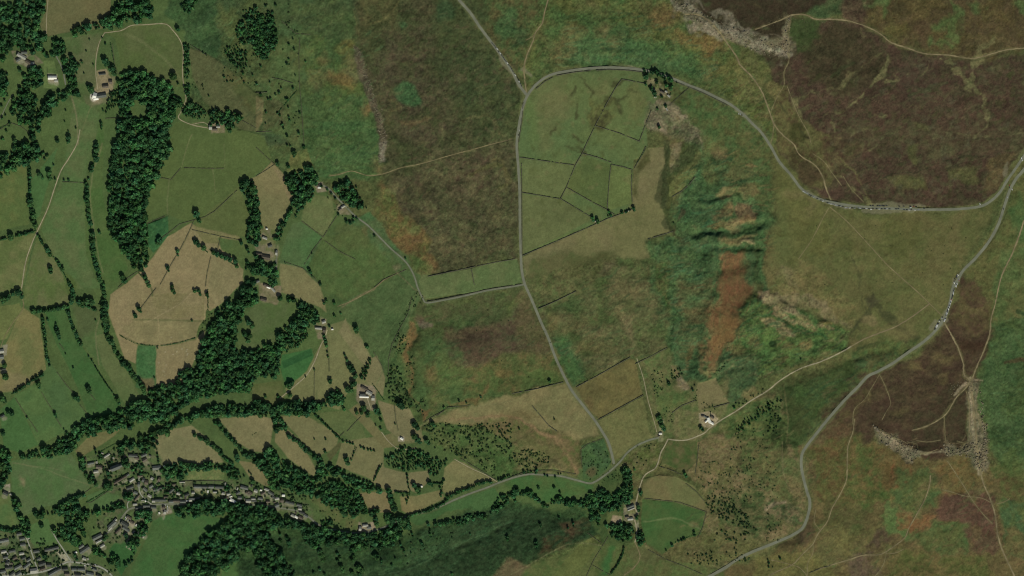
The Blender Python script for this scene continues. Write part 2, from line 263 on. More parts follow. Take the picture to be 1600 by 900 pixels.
blob(1410,12,14,8,(58,54,34),op=.7,f=6,w=4); blob(1440,40,20,12,(78,62,42),op=.6,f=10,w=5); blob(1400,45,20,14,(92,86,46),op=.6,f=10,w=5); blob(1550,60,30,12,(92,82,52),op=.5,f=10,w=5)
F("1008,-80 1340,-80 1330,-10 1262,12 1236,22 1180,45 1160,66 1120,45 1070,15", (64,54,39), (56,52,35), w=3, f=4, mix='C', rough=.6, name='heather_moor', g=.12)
F("1180,35 1232,22 1232,60 1200,75 1180,62", (54,48,33), (62,55,38), w=2, f=4, mix='C')
# grassy lines through the heather
GL=(112,108,68)
for s,wd in (("1390,84 1388,95 1375,120 1360,138 1345,150 1335,160 1315,172 1290,175",4),("1378,118 1368,130 1352,145 1340,158",7),("1380,80 1365,95 1345,108 1325,122 1300,137 1270,148 1245,155",2.5),("1405,125 1390,130 1382,136",6),("1422,116 1410,122",4),("1456,95 1452,108 1446,120",3),("1530,92 1525,105 1520,118 1512,125 1500,118 1492,108",7),("1500,105 1505,122 1510,132",8),("1470,92 1482,95",8),("1555,52 1545,62 1535,72 1530,85",5),("1515,130 1530,148 1540,170 1545,185 1535,200 1522,215",4),("1330,205 1350,205 1400,210",2),("1360,177 1385,176",2),("1300,190 1305,205 1310,215 1320,205",5),("1360,210 1355,222",2),("1475,215 1480,205 1500,208 1530,210 1600,208",3),("1345,48 1350,60",6),("1240,140 1250,165 1260,190 1270,215 1290,240 1300,260 1320,280 1345,305 1358,318",5),("1280,240 1330,235 1370,225",2.5),("1318,212 1345,205",3),("1395,118 1402,122",3)):
    streak(full(s),GL,wd*.9,4,.6,4,var=1.2)
F("1200,125 1230,130 1240,160 1260,190 1300,210 1300,290 1262,290 1218,235 1206,190", (92,90,52), (74,62,40), w=3, f=4, mix='C', op=.95, th=.4, name='moorland_grass')
blob(1212,140,10,12,(112,104,62),op=.7,f=5,w=3); blob(1245,205,12,12,(60,66,36),op=.6,f=6,w=4); blob(1262,270,18,16,(70,58,40),op=.8,f=6,w=4); blob(1240,245,8,16,(68,60,38),op=.7,f=5,w=3)
F("1285,210 1345,215 1330,260 1300,290 1285,270", (96,90,56), (78,58,42), w=4, f=4, mix='C', op=.8)
for s in ("1388,277 1440,272 1445,290 1400,298","1485,265 1525,264 1522,285 1487,285","1415,228 1438,230 1435,258 1425,258","1425,195 1450,198 1450,206 1430,206"): F(s,(92,96,56),(78,80,48),w=3,f=5,mix='C',op=.7)
F("1450,235 1490,225 1500,240 1450,250", (88,88,54), f=6, w=3, op=.5)
F("1300,200 1380,195 1600,195 1600,235 1480,240 1380,235", (76,72,46), (84,80,52), w=5, f=8, mix='C', op=.35)
F("1545,250 1600,235 1562,298 1530,310", (100,88,54), (76,66,42), w=4, f=5, mix='C', op=.8)
for s_,wd_,c_ in (("1340,295 1365,283 1395,272 1430,268 1460,258 1500,248 1540,242 1590,232",1.6,(50,54,34)),("1420,272 1480,262 1530,248 1560,240 1600,228",1.2,(92,88,58)),("1475,222 1530,215 1600,218",1.5,(54,56,36)),("1215,150 1240,190 1262,215",1.5,(52,54,34)),("1290,232 1320,250 1345,285 1356,318",2.5,(100,96,58)),("1300,120 1335,100",3,(60,66,40)),("1440,140 1480,130",5,(62,66,42)),("1420,150 1455,140",6,(66,72,44))): streak(full(s_),c_,wd_,2,.6,2.5,var=.8)
for k in range(420):
    x=1225+RNG.random()*375; y=95+RNG.random()*220
    if inside(np.array([x]),np.array([y]),full("1235,120 1300,60 1400,90 1600,95 1600,235 1550,300 1400,312 1300,290 1290,230"))[0]:
        blob(x,y,2+5*RNG.random(),1.2+3*RNG.random(),[(58,62,38),(90,88,56),(78,60,44),(64,72,42),(84,80,58)][k%5],rot=-25,op=.4,f=2.5,w=2)
for k in range(420):
    x=600+RNG.random()*210; y=30+RNG.random()*380
    blob(x,y,2+5*RNG.random(),1.5+3*RNG.random(),[(58,62,40),(88,88,54),(84,66,50),(62,76,44)][k%4],op=.32,f=2.5,w=2)
for k in range(500):
    x=840+RNG.random()*360; y=0+RNG.random()*600; rg=REGION[int((y-Y0)/CELL),int((x-X0)/CELL)]
    if REGNAMES[rg] in ('pasture_field','hay_field'): continue
    blob(x,y,2+7*RNG.random(),1.2+3*RNG.random(),[(48,72,44),(96,90,54),(92,76,50),(60,92,52)][k%4],rot=RNG.random()*180,op=.3,f=3,w=2.5)
for k in range(420):
    x=1265+RNG.random()*335; y=500+RNG.random()*400
    blob(x,y,2+6*RNG.random(),1.5+3*RNG.random(),[(58,66,38),(98,90,56),(92,72,50),(62,86,48)][k%4],rot=RNG.random()*180,op=.28,f=3,w=2.5)
# --- east strips
F("1600,250 1700,150 1700,500 1600,490 1500,560 1480,505 1500,430 1545,370 1580,310", (90,88,50), (76,88,50), w=4, f=5, mix='B', rough=.8, name='moorland_grass')
F("1575,330 1600,300 1620,400 1590,400", (58,96,54), (66,92,50), w=3, f=6, mix='C', op=.8)
F("1480,505 1500,430 1535,450 1550,480 1545,530 1525,600 1515,620 1500,700 1480,720 1430,710 1375,665 1365,690 1300,710 1265,700 1300,640 1345,590 1400,570 1450,540", (76,57,43), (72,62,42), w=4, f=7, mix='BC', rough=.7, name='heather_moor', g=.1)
F("1490,455 1530,440 1552,470 1545,520 1515,525 1490,500", (90,82,50), (82,60,44), w=4, f=5, mix='C', op=.8)
F("1268,690 1300,650 1340,610 1355,605 1335,660 1310,700 1280,720", (84,78,46), (80,58,42), w=4, f=5, mix='C', op=.7)
for x,y,rx,ry in ((1425,570,12,12),(1420,580,16,7),(1475,562,20,6),(1470,590,5,10),(1520,480,20,10),(1500,470,10,5),(1400,640,14,4),(1352,625,6,10),(1480,650,3,14)): blob(x,y,rx,ry,(104,94,56),op=.5,f=7,w=5)
blob(1520,545,24,12,(66,44,32),op=.7,f=8,w=4); blob(1395,650,40,10,(60,52,36),op=.5,f=10,w=4); blob(1450,700,30,12,(72,50,38),op=.6,f=8,w=4)
F("1550,510 1600,490 1700,480 1700,760 1600,745 1560,720 1540,680 1528,620 1535,570", (60,88,52), (70,88,50), w=4, f=7, mix='B', rough=1.0, name='bracken_slope')
F("1555,400 1600,380 1700,380 1700,500 1600,500 1560,510", (74,94,54), (92,90,52), w=4, f=6, mix='B', op=.85)
streak(full("1570,567 1585,563 1600,564"),(80,68,44),7,3,.8,2); streak(full("1590,488 1600,490"),(40,60,34),6,3,.8,2)
# --- south-east
F("1262,700 1300,705 1365,690 1430,712 1500,712 1545,720 1600,740 1700,745 1700,1000 1150,1000 1130,890 1200,870 1262,820 1270,780", (90,82,49), (100,88,54), w=3, f=5, mix='B', rough=.8, name='moorland_grass')
for s,c1,c2 in (("1255,695 1300,665 1325,680 1290,730 1270,760 1256,740",(106,70,50),(88,80,50)),("1260,700 1320,690 1330,740 1310,790 1275,780",(108,78,48),(80,86,48)),("1325,690 1365,690 1400,720 1400,760 1340,790 1310,790",(76,94,50),(100,82,48)),("1365,700 1440,725 1420,790 1385,770 1370,730",(114,80,48),(90,82,48)),("1395,722 1422,745 1418,757 1395,750",(150,76,50),(126,78,50)),("1415,732 1450,728 1465,760 1440,790 1400,800 1380,770",(62,98,56),(80,90,50)),("1335,760 1380,755 1385,790 1350,795",(68,88,46),(80,86,48)),("1455,715 1520,725 1535,760 1480,770",(122,86,50),(98,90,52)),("1458,780 1480,765 1520,775 1550,790 1555,815 1530,830 1500,820 1460,815",(116,64,54),(96,64,52)),("1500,815 1550,812 1565,850 1545,860 1510,850",(104,62,50),(88,68,50)),("1380,800 1395,792 1410,810 1420,840 1390,840 1378,825",(78,110,60),(70,100,56)),("1410,810 1425,800 1460,805 1462,820 1440,828 1412,825",(152,84,54),(128,82,52)),("1382,775 1398,772 1400,790 1385,792",(128,106,60),(98,92,52)),("1430,740 1445,745 1440,775 1428,795",(112,92,58),(90,90,52)),("1420,825 1470,820 1510,830 1515,860 1440,860 1410,845",(62,96,54),(78,88,50)),("1352,835 1385,835 1400,850 1380,865 1350,858",(96,72,56),(84,78,50)),("1300,780 1350,785 1350,830 1300,860 1280,830",(88,84,50),(70,76,42)),("1290,830 1380,830 1340,880 1280,880",(104,100,56),(92,88,52)),("1330,870 1370,868 1375,910 1330,915",(104,80,64),(92,84,54)),("1400,865 1540,865 1560,905 1380,905",(80,90,48),(96,86,50)),("1560,780 1600,770 1650,800 1650,880 1590,880 1570,840",(54,96,62),(76,90,50)),("1550,745 1600,740 1600,775 1565,775",(104,78,50),(80,88,50)),("1540,720 1600,710 1600,745 1550,745",(74,96,52),(80,90,50)),("1575,825 1600,825 1610,870 1580,865",(104,90,54),(92,84,50))):
    F(s,c1,c2,w=7,f=7,mix='BC',op=.85)
for k in range(60):
    x=1280+RNG.random()*320; y=700+RNG.random()*200
    blob(x,y,3+8*RNG.random(),2+5*RNG.random(),[(60,66,38),(110,98,58),(64,94,50),(112,80,54)][k%4],op=.35,f=4,w=4)
blob(1235,850,26,9,(52,48,30),rot=-20,op=.85,f=8,w=4); blob(1255,835,8,16,(56,54,34),rot=10,op=.8,f=6,w=3); blob(1265,830,10,22,(76,60,46),rot=15,op=.6,f=6,w=3)
F("1180,870 1260,862 1300,880 1300,905 1180,905", (104,100,54), (92,92,50), w=3, f=6, mix='B', op=.8)
# --- scrubby ground south of the track
F("1095,690 1170,640 1225,612 1228,690 1256,720 1258,780 1262,820 1215,850 1120,892 1010,905 1005,850 1080,815 1100,795 1098,765 1072,738", (86,90,54), (108,96,64), w=3, f=5, mix='BC', rough=1.0, name='rough_pasture')
F("1120,640 1225,615 1228,680 1180,700 1130,690", (58,92,50), (78,90,50), w=4, f=6, mix='C', op=.9)
F("1195,640 1225,655 1228,700 1200,700", (44,56,34), (62,84,44), w=4, f=6, mix='C', op=.9)
F("1085,690 1170,688 1180,730 1140,750 1088,740", (112,98,66), (88,90,54), w=4, f=6, mix='C', op=.85)
F("1150,680 1200,690 1250,720 1240,790 1180,760 1150,720", (98,92,56), (72,88,50), w=5, f=7, mix='C', op=.8)
F("1105,775 1180,770 1240,795 1250,815 1180,840 1120,820", (62,82,48), (92,90,54), w=5, f=7, mix='C', op=.8)
F("1030,855 1110,830 1200,845 1150,875 1100,895 1030,880", (100,96,58), (84,90,50), w=4, f=7, mix='C', op=.7)
F("1225,745 1250,748 1262,780 1240,780", (112,102,64), f=6, w=4, op=.8)
F("1200,780 1250,790 1262,815 1230,825 1200,810", (60,84,50), (104,94,64), w=4, f=6, mix='C', op=.8)
for s in ("1200,797 1212,787 1225,785",): streak(full(s),(134,116,88),5,4,.8,2)
# --- farm by the track in the south middle
F("988,562 1052,540 1060,600 1100,602 1140,590 1140,640 1170,640 1095,690 1055,686 1030,690 1012,640 1000,590", (78,94,54), (96,94,58), w=3, f=4, mix='BC', rough=.7, name='rough_pasture')
F("992,562 1040,545 1045,600 1030,650 1010,620", (96,98,62), (74,98,54), w=4, f=5, mix='C')
F("1090,600 1118,590 1140,630 1092,640 1088,615", (118,110,72), (110,104,66), w=.8, f=2.5, mix='C', rough=.3, name='hay_field')
F("1085,640 1140,630 1135,645 1105,678 1090,688 1055,686 1050,640", (108,104,66), (90,96,58), w=2, f=3, mix='C')
F("1050,570 1064,590 1078,610 1070,612 1058,600", (142,118,92), (120,104,70), w=2, f=3, mix='C', op=.9)
F("1020,615 1060,610 1080,620 1050,640 1022,650", (68,98,54), (84,96,54), w=3, f=5, mix='C', op=.8)
F("897,606 940,582 982,560 990,562 1005,615 935,656 920,640", (108,100,58), (94,88,52), w=1.2, f=2.5, mix='BC', rough=.45, name='hay_field')
blob(935,612,16,7,(82,76,44),op=.6,f=6,w=5); blob(975,580,14,6,(112,106,62),op=.5,f=6,w=4); blob(920,630,6,8,(96,76,48),op=.6,f=5,w=3)
F("936,657 1005,618 1012,660 1022,690 985,700 960,722 950,700", (106,104,62), (98,100,58), w=1.2, f=2.5, mix='B', rough=.4, name='hay_field')
F("700,640 820,613 882,596 900,615 920,645 938,680 905,690 850,668 800,655 740,665 660,665", (122,112,72), (112,108,68), w=2, f=4, mix='B', rough=.4, name='hay_field')
F("735,660 800,652 850,670 905,692 908,740 895,742 860,715 800,690 740,672", (110,96,62), (84,92,52), w=3, f=5, mix='C', rough=.6)
for s in ("745,655 790,650 830,665 870,690 895,720 905,735","700,655 770,648 820,660 860,680 890,700"): streak(full(s),(132,106,74),4,4,.6,3)
blob(812,650,30,6,(98,84,50),op=.5,f=6,w=4); blob(865,655,5,5,(92,88,52),op=.7,f=3)
F("668,664 735,662 800,690 860,715 898,742 790,752 740,720 680,700", (60,94,50), (80,92,54), w=3, f=5, mix='BC', rough=1.0, name='scrubland')
F("800,680 850,680 900,740 870,750 800,735", (88,96,56), (104,92,60), w=4, f=6, mix='C', op=.7)
F("908,697 945,685 956,722 940,745 912,748", (60,98,56), (50,86,54), w=1, f=3, mix='C', name='bracken_slope')
blob(925,735,8,8,(96,76,52),op=.7,f=4,w=2); blob(940,708,10,8,(52,84,54),op=.8,f=4)
# --- round hill in the centre
F("665,472 818,448 845,490 866,545 882,592 820,612 700,640 668,664 625,640 608,600 612,545 640,490", (64,92,52), (80,90,52), w=3, f=5, mix='B', rough=.8, name='bracken_slope')
F("705,515 745,497 805,490 840,508 856,545 836,572 775,582 728,582 712,555", (88,68,52), (76,72,48), w=7, f=12, mix='BC', rough=.8, g=.1, name='heather_moor')
F("655,482 720,468 815,450 820,470 740,482 690,498 662,508", (84,82,52), (72,84,50), w=6, f=9, mix='BC', op=.85)
F("815,450 845,500 860,550 840,570 812,520 800,470", (78,82,50), (92,80,54), w=4, f=8, mix='BC', op=.8)
F("770,560 860,545 885,595 800,618 720,620 740,580", (74,90,50), (94,86,50), w=5, f=9, mix='BC', op=.9)
blob(785,580,14,8,(124,88,54),op=.6,f=8,w=5); blob(735,515,40,8,(108,94,62),rot=-18,op=.55,f=8,w=5); blob(668,507,9,8,(116,100,80),op=.75,f=5,w=4); blob(660,500,6,5,(84,64,50),op=.7,f=4); blob(682,580,12,18,(108,86,52),op=.6,f=10,w=5); blob(690,545,30,20,(60,98,56),op=.5,f=12,w=5); blob(705,590,20,20,(70,98,52),op=.5,f=12,w=5); blob(750,545,28,20,(78,62,46),op=.6,f=12,w=5); blob(765,490,26,12,(72,76,50),op=.5,f=10,w=5); blob(850,590,20,14,(70,98,50),op=.5,f=8,w=5)
for s,c,wd in (("645,510 636,560 642,610 660,640 664,650",(116,86,54),9),("630,520 620,545 618,560",(122,92,56),7),("700,630 740,625 760,600",(108,88,54),5)): streak(full(s),c,wd,6,.7,4,var=.7)
F("612,545 630,540 640,600 660,650 665,668 640,665 612,640 606,600", (54,92,52), (76,92,52), w=3, f=5, mix='C', op=.8)
# --- fields along the wall east of the lane
F("636,412 652,428 664,462 612,560 600,600 598,620 585,570 562,520 545,500 528,480 540,470 590,440 620,425", (72,92,52), (78,94,54), w=2, f=4, mix='AB', rough=.5, name='pasture_field')
F("660,430 690,428 808,404 818,444 664,468 654,440", (88,104,60), (94,104,62), w=.8, f=2, mix='B', rough=.3, name='pasture_field')
F("640,400 655,420 668,430 685,426 660,405", (98,88,54), (78,90,50), f=4, w=2)
blob(655,415,8,10,(70,96,52),op=.7,f=5)
F("508,470 545,420 600,440 620,425 590,440 540,470 520,482", (64,92,52), f=3, w=1)
F("435,410 505,372 560,340 580,330 610,372 640,410 620,425 560,430 500,445 440,420", (68,98,56), (78,94,56), w=1.5, f=4, mix='B', rough=.6, name='pasture_field')
F("505,372 520,350 560,350 600,390 630,415 600,420 540,400", (70,94,54), (82,92,54), w=3, f=6, mix='B', op=.7)
blob(585,395,20,8,(60,96,64),rot=40,op=.5,f=8,w=4); blob(618,420,14,5,(112,104,72),rot=-20,op=.7,f=4,w=3); blob(568,362,8,8,(94,88,52),op=.6,f=5)
F("482,300 520,310 524,330 505,372 470,344 478,320", (104,108,66), (96,106,62), w=1, f=3, mix='B', rough=.3, name='hay_field')
F("470,345 504,370 472,418 436,408 446,372 456,350", (74,104,58), (80,98,58), w=1, f=2, mix='A', rough=.3, name='pasture_field')
F("504,372 560,356 600,400 622,430 540,470 505,450 480,420", (70,98,54), (80,92,54), w=1.5, f=4, mix='AB', rough=.5)
F("436,412 472,418 500,445 508,480 470,460 440,450", (120,114,74), (112,110,70), w=1, f=2.5, mix='A', rough=.25, name='hay_field')
F("436,455 500,480 510,488 506,465 480,440", (120,114,74), f=3)
F("455,240 480,232 490,262 472,272 448,268", (100,102,60), (88,98,56), f=2, w=1)
# --- fields of the west
def field(name, s, c1, c2=None, i=None, j=0, **k):
    p = full(s) if i is None else pts(s, i, j)
    if c1[1] > c1[0]+6: c1 = (c1[0]-3, c1[1]-3, c1[2]-5)
    if c2 is not None and c2[1] > c2[0]+6: c2 = (c2[0]-4, c2[1]-3, c2[2]-5)
    paint(p, c1, c2, **{**dict(f=1.6, w=.5, mix='A', rough=.25, name=name, g=.045), **k})
field('pasture_field', "80,-80 175,-80 172,30 160,45 110,50 72,58 62,40 70,20", (104,98,62), (98,98,62))
field('pasture_field', "160,50 180,47 225,38 260,38 278,55 286,80 285,110 290,135 270,135 230,118 190,110 180,60", (84,98,56), (90,98,60), mix='B')
field('pasture_field', "100,60 160,50 150,90 150,130 165,160 140,175 125,140 108,120", (80,98,58), (92,98,62), mix='B')
field('pasture_field', "275,190 300,195 345,205 378,202 412,212 425,250 380,290 300,350 260,335 232,345 228,330 240,265 262,210", (88,102,58), (84,98,56))
field('pasture_field', "230,350 262,338 264,370 240,395 232,385", (60,98,58), (50,86,52), mix='C', rough=.8)
field('pasture_field', "303,350 372,292 390,330 390,372 300,358", (96,104,62), (90,100,58))
field('hay_field', "425,252 470,300 452,320 435,372 418,372 408,345 400,300 390,280 402,275", (122,114,74), (112,110,70))
F("425,258 440,270 455,290 470,300 452,312", (126,114,78), f=3, w=1)
field('pasture_field', "188,170 182,240 166,320 150,330 145,260 152,190 160,170", (84,104,60), (78,100,60))
field('pasture_field', "160,170 148,230 138,300 135,400 155,440 165,470 200,420 188,380 178,340 168,310", (74,100,54), (84,102,58), mix='B')
field('pasture_field', "165,165 190,180 188,170 180,300 165,330 160,300", (80,100,58))
field('pasture_field', "115,150 155,175 148,225 130,285 135,400 150,440 170,450 110,450 92,420 64,360 85,310 100,265", (94,106,66), (84,106,62), mix='B')
field('pasture_field', "50,280 90,230 62,335 52,350 42,300", (78,106,62), (72,102,58))
field('hay_field', "-80,270 40,255 45,350 -80,380", (100,108,62), (88,104,58), mix='B')
field('hay_field', "-80,380 55,365 35,450 -80,470", (104,108,64), (92,104,60), mix='B')
field('pasture_field', "58,368 78,390 98,430 108,470 100,480 38,478 38,450", (88,104,58), (100,104,64), mix='B')
for k in range(16): streak(full(f"{3+k*2.7-80*0:.1f},275 {3+k*2.7:.1f},350"),(84,98,56),.8,1,.35,.4)
for k in range(12): streak(full(f"{42+k*5:.0f},{378+k*8 if k<4 else 405+k*3} {34+k*6:.0f},472"),(80,98,54),.9,1,.3,.4)
F("100,428 118,440 112,468 104,460", (74,98,52), f=3, w=2)
field('pasture_field', "108,478 150,470 165,500 160,520 190,600 222,612 232,620 195,645 175,590 130,540 112,500", (88,104,62), (78,100,58), mix='B')
F("110,480 155,480 150,510 125,530", (80,90,58), f=6, w=2, op=.7)
field('pasture_field', "165,520 220,620 222,625 200,640 160,570 148,525", (96,106,66), (88,106,62))
field('pasture_field', "70,485 108,485 118,525 190,640 165,655 142,655 105,570 85,530 75,505", (72,98,56), (66,98,54), mix='B')
F("85,490 108,490 125,540 95,530", (60,98,54), f=8, w=3, op=.8)
field('pasture_field', "75,560 88,580 120,625 142,655 100,680 75,640 62,600", (82,106,62), (76,100,60), mix='B')
field('pasture_field', "22,618 60,598 100,675 60,695 45,660", (84,108,62), (78,104,60), mix='B')
field('pasture_field', "0,640 22,620 60,695 30,708 5,700", (74,106,60), (70,100,56), mix='B')
field('hay_field', "8,540 35,480 62,498 70,560 72,578 20,612 -60,620 -60,540", (118,112,68), (102,106,62), mix='B')
field('hay_field', "-80,490 30,474 35,485 10,530 -80,545", (104,110,62), (98,106,62))
F("10,580 60,590 20,612 0,612", (122,112,76), f=6, w=2, op=.7)
# the hay meadow island
field('hay_field', "172,460 190,448 215,428 240,400 262,370 298,348 330,372 350,380 378,420 380,440 345,475 322,490 320,525 305,560 290,600 262,605 244,600 243,540 215,538 212,568 195,560 180,520 170,490", HAY, HAY2)
F("300,352 345,370 340,395 380,420 378,440 340,478 325,470 330,400 305,375", (130,120,82), (124,116,78), f=2, w=.5)
F("300,352 372,370 385,400 350,385 318,378", (112,110,68), (120,112,74), f=3, w=1)
field('pasture_field', "340,372 385,378 392,400 370,405 345,390", (88,104,60), (80,100,58), mix='B')
F("240,460 300,455 318,460 320,496 225,500", (120,112,72), (132,120,82), f=3, w=1.5, mix='B')
F("215,498 320,502 318,510 305,530 250,538 205,530 190,512", (130,120,80), (122,114,76), f=3, w=1, mix='B')
F("216,540 244,540 243,600 246,606 232,612 212,605 212,570", (72,104,60), (64,100,56), f=2, w=1, mix='B', rough=.6, name='pasture_field')
F("215,588 240,588 240,610 225,610", (100,94,62), f=3, w=2)
for s,c,wd in (("208,499 250,500 320,502",(96,98,60),3),("187,523 205,532 218,538 248,540 275,537 305,530",(82,92,52),2.5),("226,505 255,490 280,475 298,458",(146,132,94),1.5),("246,490 250,540",(146,132,92),1.5),("320,465 320,497",(142,128,90),2),("215,425 235,450 238,462",(70,84,46),3),("245,470 250,460 265,456 300,458",(142,128,88),1),("255,405 220,450",(142,128,88),1.2),("300,378 330,400",(142,130,90),1)): streak(full(s),c,wd,1.5,.7,.5)
F("322,485 340,488 335,505 318,520 308,530 312,510 320,500", (80,96,56), (64,84,48), f=2, w=1.5, mix='C', rough=1.2)
for k in range(22): streak(full(f"{222+k*.5:.0f},{466+k*1.6:.0f} {318},{462+k*1.6:.0f}"),(122,112,76) if k%2 else (140,128,90),.7,1,.35,.3)
for k in range(14): streak(full(f"{248+k*4:.0f},{540-k*.6:.0f} {246+k*3.6:.0f},{602-k*2:.0f}"),(118,108,74) if k%2 else (140,128,92),.8,1,.3,.3)
for k in range(20): streak(full(f"{175+k*2.2:.0f},{470-k*2.4:.0f} {185+k*1.2:.0f},{520}"),(124,114,78) if k%2 else (138,126,90),.8,1,.25,.3)
for k in range(26):
    x=240+RNG.random()*70; y=525+RNG.random()*65
    if x>248: blob(x,y,1.1,.8,(170,160,130),op=.7,f=.8,w=0)
blob(272,575,14,18,(122,110,74),op=.6,f=8,w=3)
# pond paddock and strips east of the beck
field('pasture_field', "395,478 440,470 462,480 448,500 435,530 410,548 385,550 370,545 378,520 385,495", (80,98,56), (88,100,62), mix='B')
field('pasture_field', "440,555 488,545 492,562 470,590 445,600 438,575", (64,104,58), (60,100,56))
F("440,565 485,545 489,555 443,576", (44,82,44), (48,86,46), f=1.5, name='crop_strip')
field('hay_field', "500,540 510,510 540,500 560,520 582,560 595,600 545,610 530,640 490,630 455,625 445,608 480,580", (112,112,70), (104,106,66))
F("540,498 548,520 565,530 585,570 600,590 590,600 560,560 530,520", (120,114,76), f=3, w=1)
field('hay_field', "580,560 590,555 602,590 598,620 575,600 570,590", (122,114,78), (114,110,72))
field('pasture_field', "395,600 440,595 445,625 420,635 395,628", (98,100,60), (88,96,56), mix='B')
field('hay_field', "245,675 300,665 330,690 350,722 300,728 255,725 240,700", (124,118,80), (114,112,74))
field('hay_field', "340,655 400,648 430,655 425,680 420,708 395,705 370,690 350,665", (124,116,78), (114,110,72))
field('hay_field', "432,655 470,690 495,735 490,745 450,715 430,690", (124,116,76), (118,112,74))
field('hay_field', "435,650 480,650 530,678 525,700 500,712 480,700 450,665", (118,112,72), (110,108,70))
F("510,712 530,690 536,695 516,722", (80,84,54), f=2, w=1)
field('hay_field', "500,645 540,640 562,655 575,690 560,700 530,675 495,660", (96,106,64), (90,102,62))
field('hay_field', "535,690 600,680 600,745 585,752 545,735 525,728", (116,112,72), (110,108,70))
field('hay_field', "545,640 560,630 600,680 660,665 660,690 600,700", (112,104,66), (100,102,64))
field('hay_field', "590,625 640,640 665,690 630,690 605,670", (124,114,78), (112,108,72))
field('hay_field', "590,728 638,740 640,768 610,770 580,752", (122,114,76), (112,108,72))
field('hay_field', "638,738 670,735 672,752 650,770 640,765", (124,112,76), (116,110,74))
field('hay_field', "695,732 708,720 725,722 775,750 740,760 700,775 690,765", (122,116,74), (114,112,70))
field('hay_field', "625,775 650,775 690,765 695,780 660,795 640,805 628,798", (124,112,72), (112,108,68))
field('hay_field', "562,770 605,768 612,800 580,802", (122,110,74), (114,108,68))
field('hay_field', "372,720 410,725 425,755 415,760 390,745", (122,112,76), (114,108,70))
field('hay_field', "118,705 140,680 190,668 180,680 150,700 125,715", (112,106,66), (104,104,64))
field('pasture_field', "15,720 112,710 125,730 140,760 128,780 60,795 35,808 20,770", (80,106,62), (88,104,66), mix='B')
blob(35,750,3,10,(128,112,82),rot=-15,op=.7,f=4,w=2)
field('pasture_field', "-80,775 15,775 30,825 -80,830", (100,112,66), (84,108,62), mix='B')
field('pasture_field', "48,820 75,810 90,845 88,850 52,855 45,835", (80,108,62), (76,104,60))
field('pasture_field', "135,775 160,765 185,770 190,780 170,795 140,795", (82,108,64), (92,108,66))
field('pasture_field', "240,810 280,800 350,810 345,830 310,850 285,880 278,920 200,920 205,890 225,850", (72,98,56), (68,102,56), mix='B')
field('pasture_field', "170,860 190,835 215,860 200,880 190,900 175,875", (62,98,54), (58,94,52))
field('pasture_field', "350,880 390,860 415,890 430,930 340,930", (70,104,54), (80,100,58))
field('pasture_field', "640,805 700,785 770,760 780,775 765,795 700,802 650,820", (72,100,58), (66,94,54), mix='B', w=2)
field('pasture_field', "780,752 830,742 880,745 930,752 930,765 870,780 840,785 790,760", (66,98,54), (78,96,54), mix='B', w=1.5)
F("480,775 540,790 590,820 560,830 520,815 490,795", (80,98,56), (88,94,58), w=2, f=4, mix='C')
field('pasture_field', "1004,748 1030,742 1055,745 1085,760 1102,788 1100,798 1050,784 1005,778", (110,102,64), (102,104,62), mix='B')
field('pasture_field', "1003,780 1050,784 1102,800 1095,835 1060,845 1035,866 1010,850 1002,820", (66,96,52), (78,96,54), mix='B')
blob(1080,820,8,4,(116,106,68),rot=20,op=.7,f=4,w=2); blob(1100,812,4,8,(112,104,68),op=.6,f=3)
field('rough_pasture', "1045,690 1090,690 1090,720 1070,738 1040,725 1030,728", (70,92,52), (92,88,54), mix='BC')
F("960,720 990,705 1030,692 1030,710 1018,735 985,738", (84,94,52), (98,92,58), w=2, f=3, mix='C')
F("975,738 1020,738 1003,770 985,780", (88,84,52), (74,90,50), w=2, f=3)
field('pasture_field', "952,838 972,842 970,870 955,898 925,900 930,880", (66,102,54), (64,98,54))
# --- steep dark green side of the valley
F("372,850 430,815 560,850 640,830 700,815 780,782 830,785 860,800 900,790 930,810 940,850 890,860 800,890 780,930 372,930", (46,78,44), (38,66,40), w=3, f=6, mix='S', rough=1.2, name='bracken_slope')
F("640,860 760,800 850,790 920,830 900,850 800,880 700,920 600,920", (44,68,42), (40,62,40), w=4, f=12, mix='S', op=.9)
F("800,890 860,860 950,840 952,850 925,920 760,930", (72,90,50), (84,92,54), w=3, f=8, mix='C')
F("880,822 925,812 925,828 890,838", (82,64,44), (56,66,42), w=3, f=6); F("845,840 890,835 880,855 840,865", (84,62,42), (60,68,42), w=3, f=6)
F("770,905 800,870 830,880 810,920", (92,84,56), f=6, w=3)
F("905,850 940,835 938,850 880,930 840,930", (88,96,54), (80,92,52), f=3, w=1.5)
F("928,745 975,730 985,780 990,830 980,860 940,850 930,790", (60,86,48), (74,90,52), w=2, f=4, mix='C')
F("950,800 972,800 975,830 950,835", (86,98,58), f=3, w=1)
F("960,855 1000,850 1040,870 1130,900 1130,930 940,930", (88,92,56), (76,92,52), w=3, f=4, mix='C', rough=.5)
blob(1010,865,30,12,(92,92,56),op=.7,f=6,w=3)
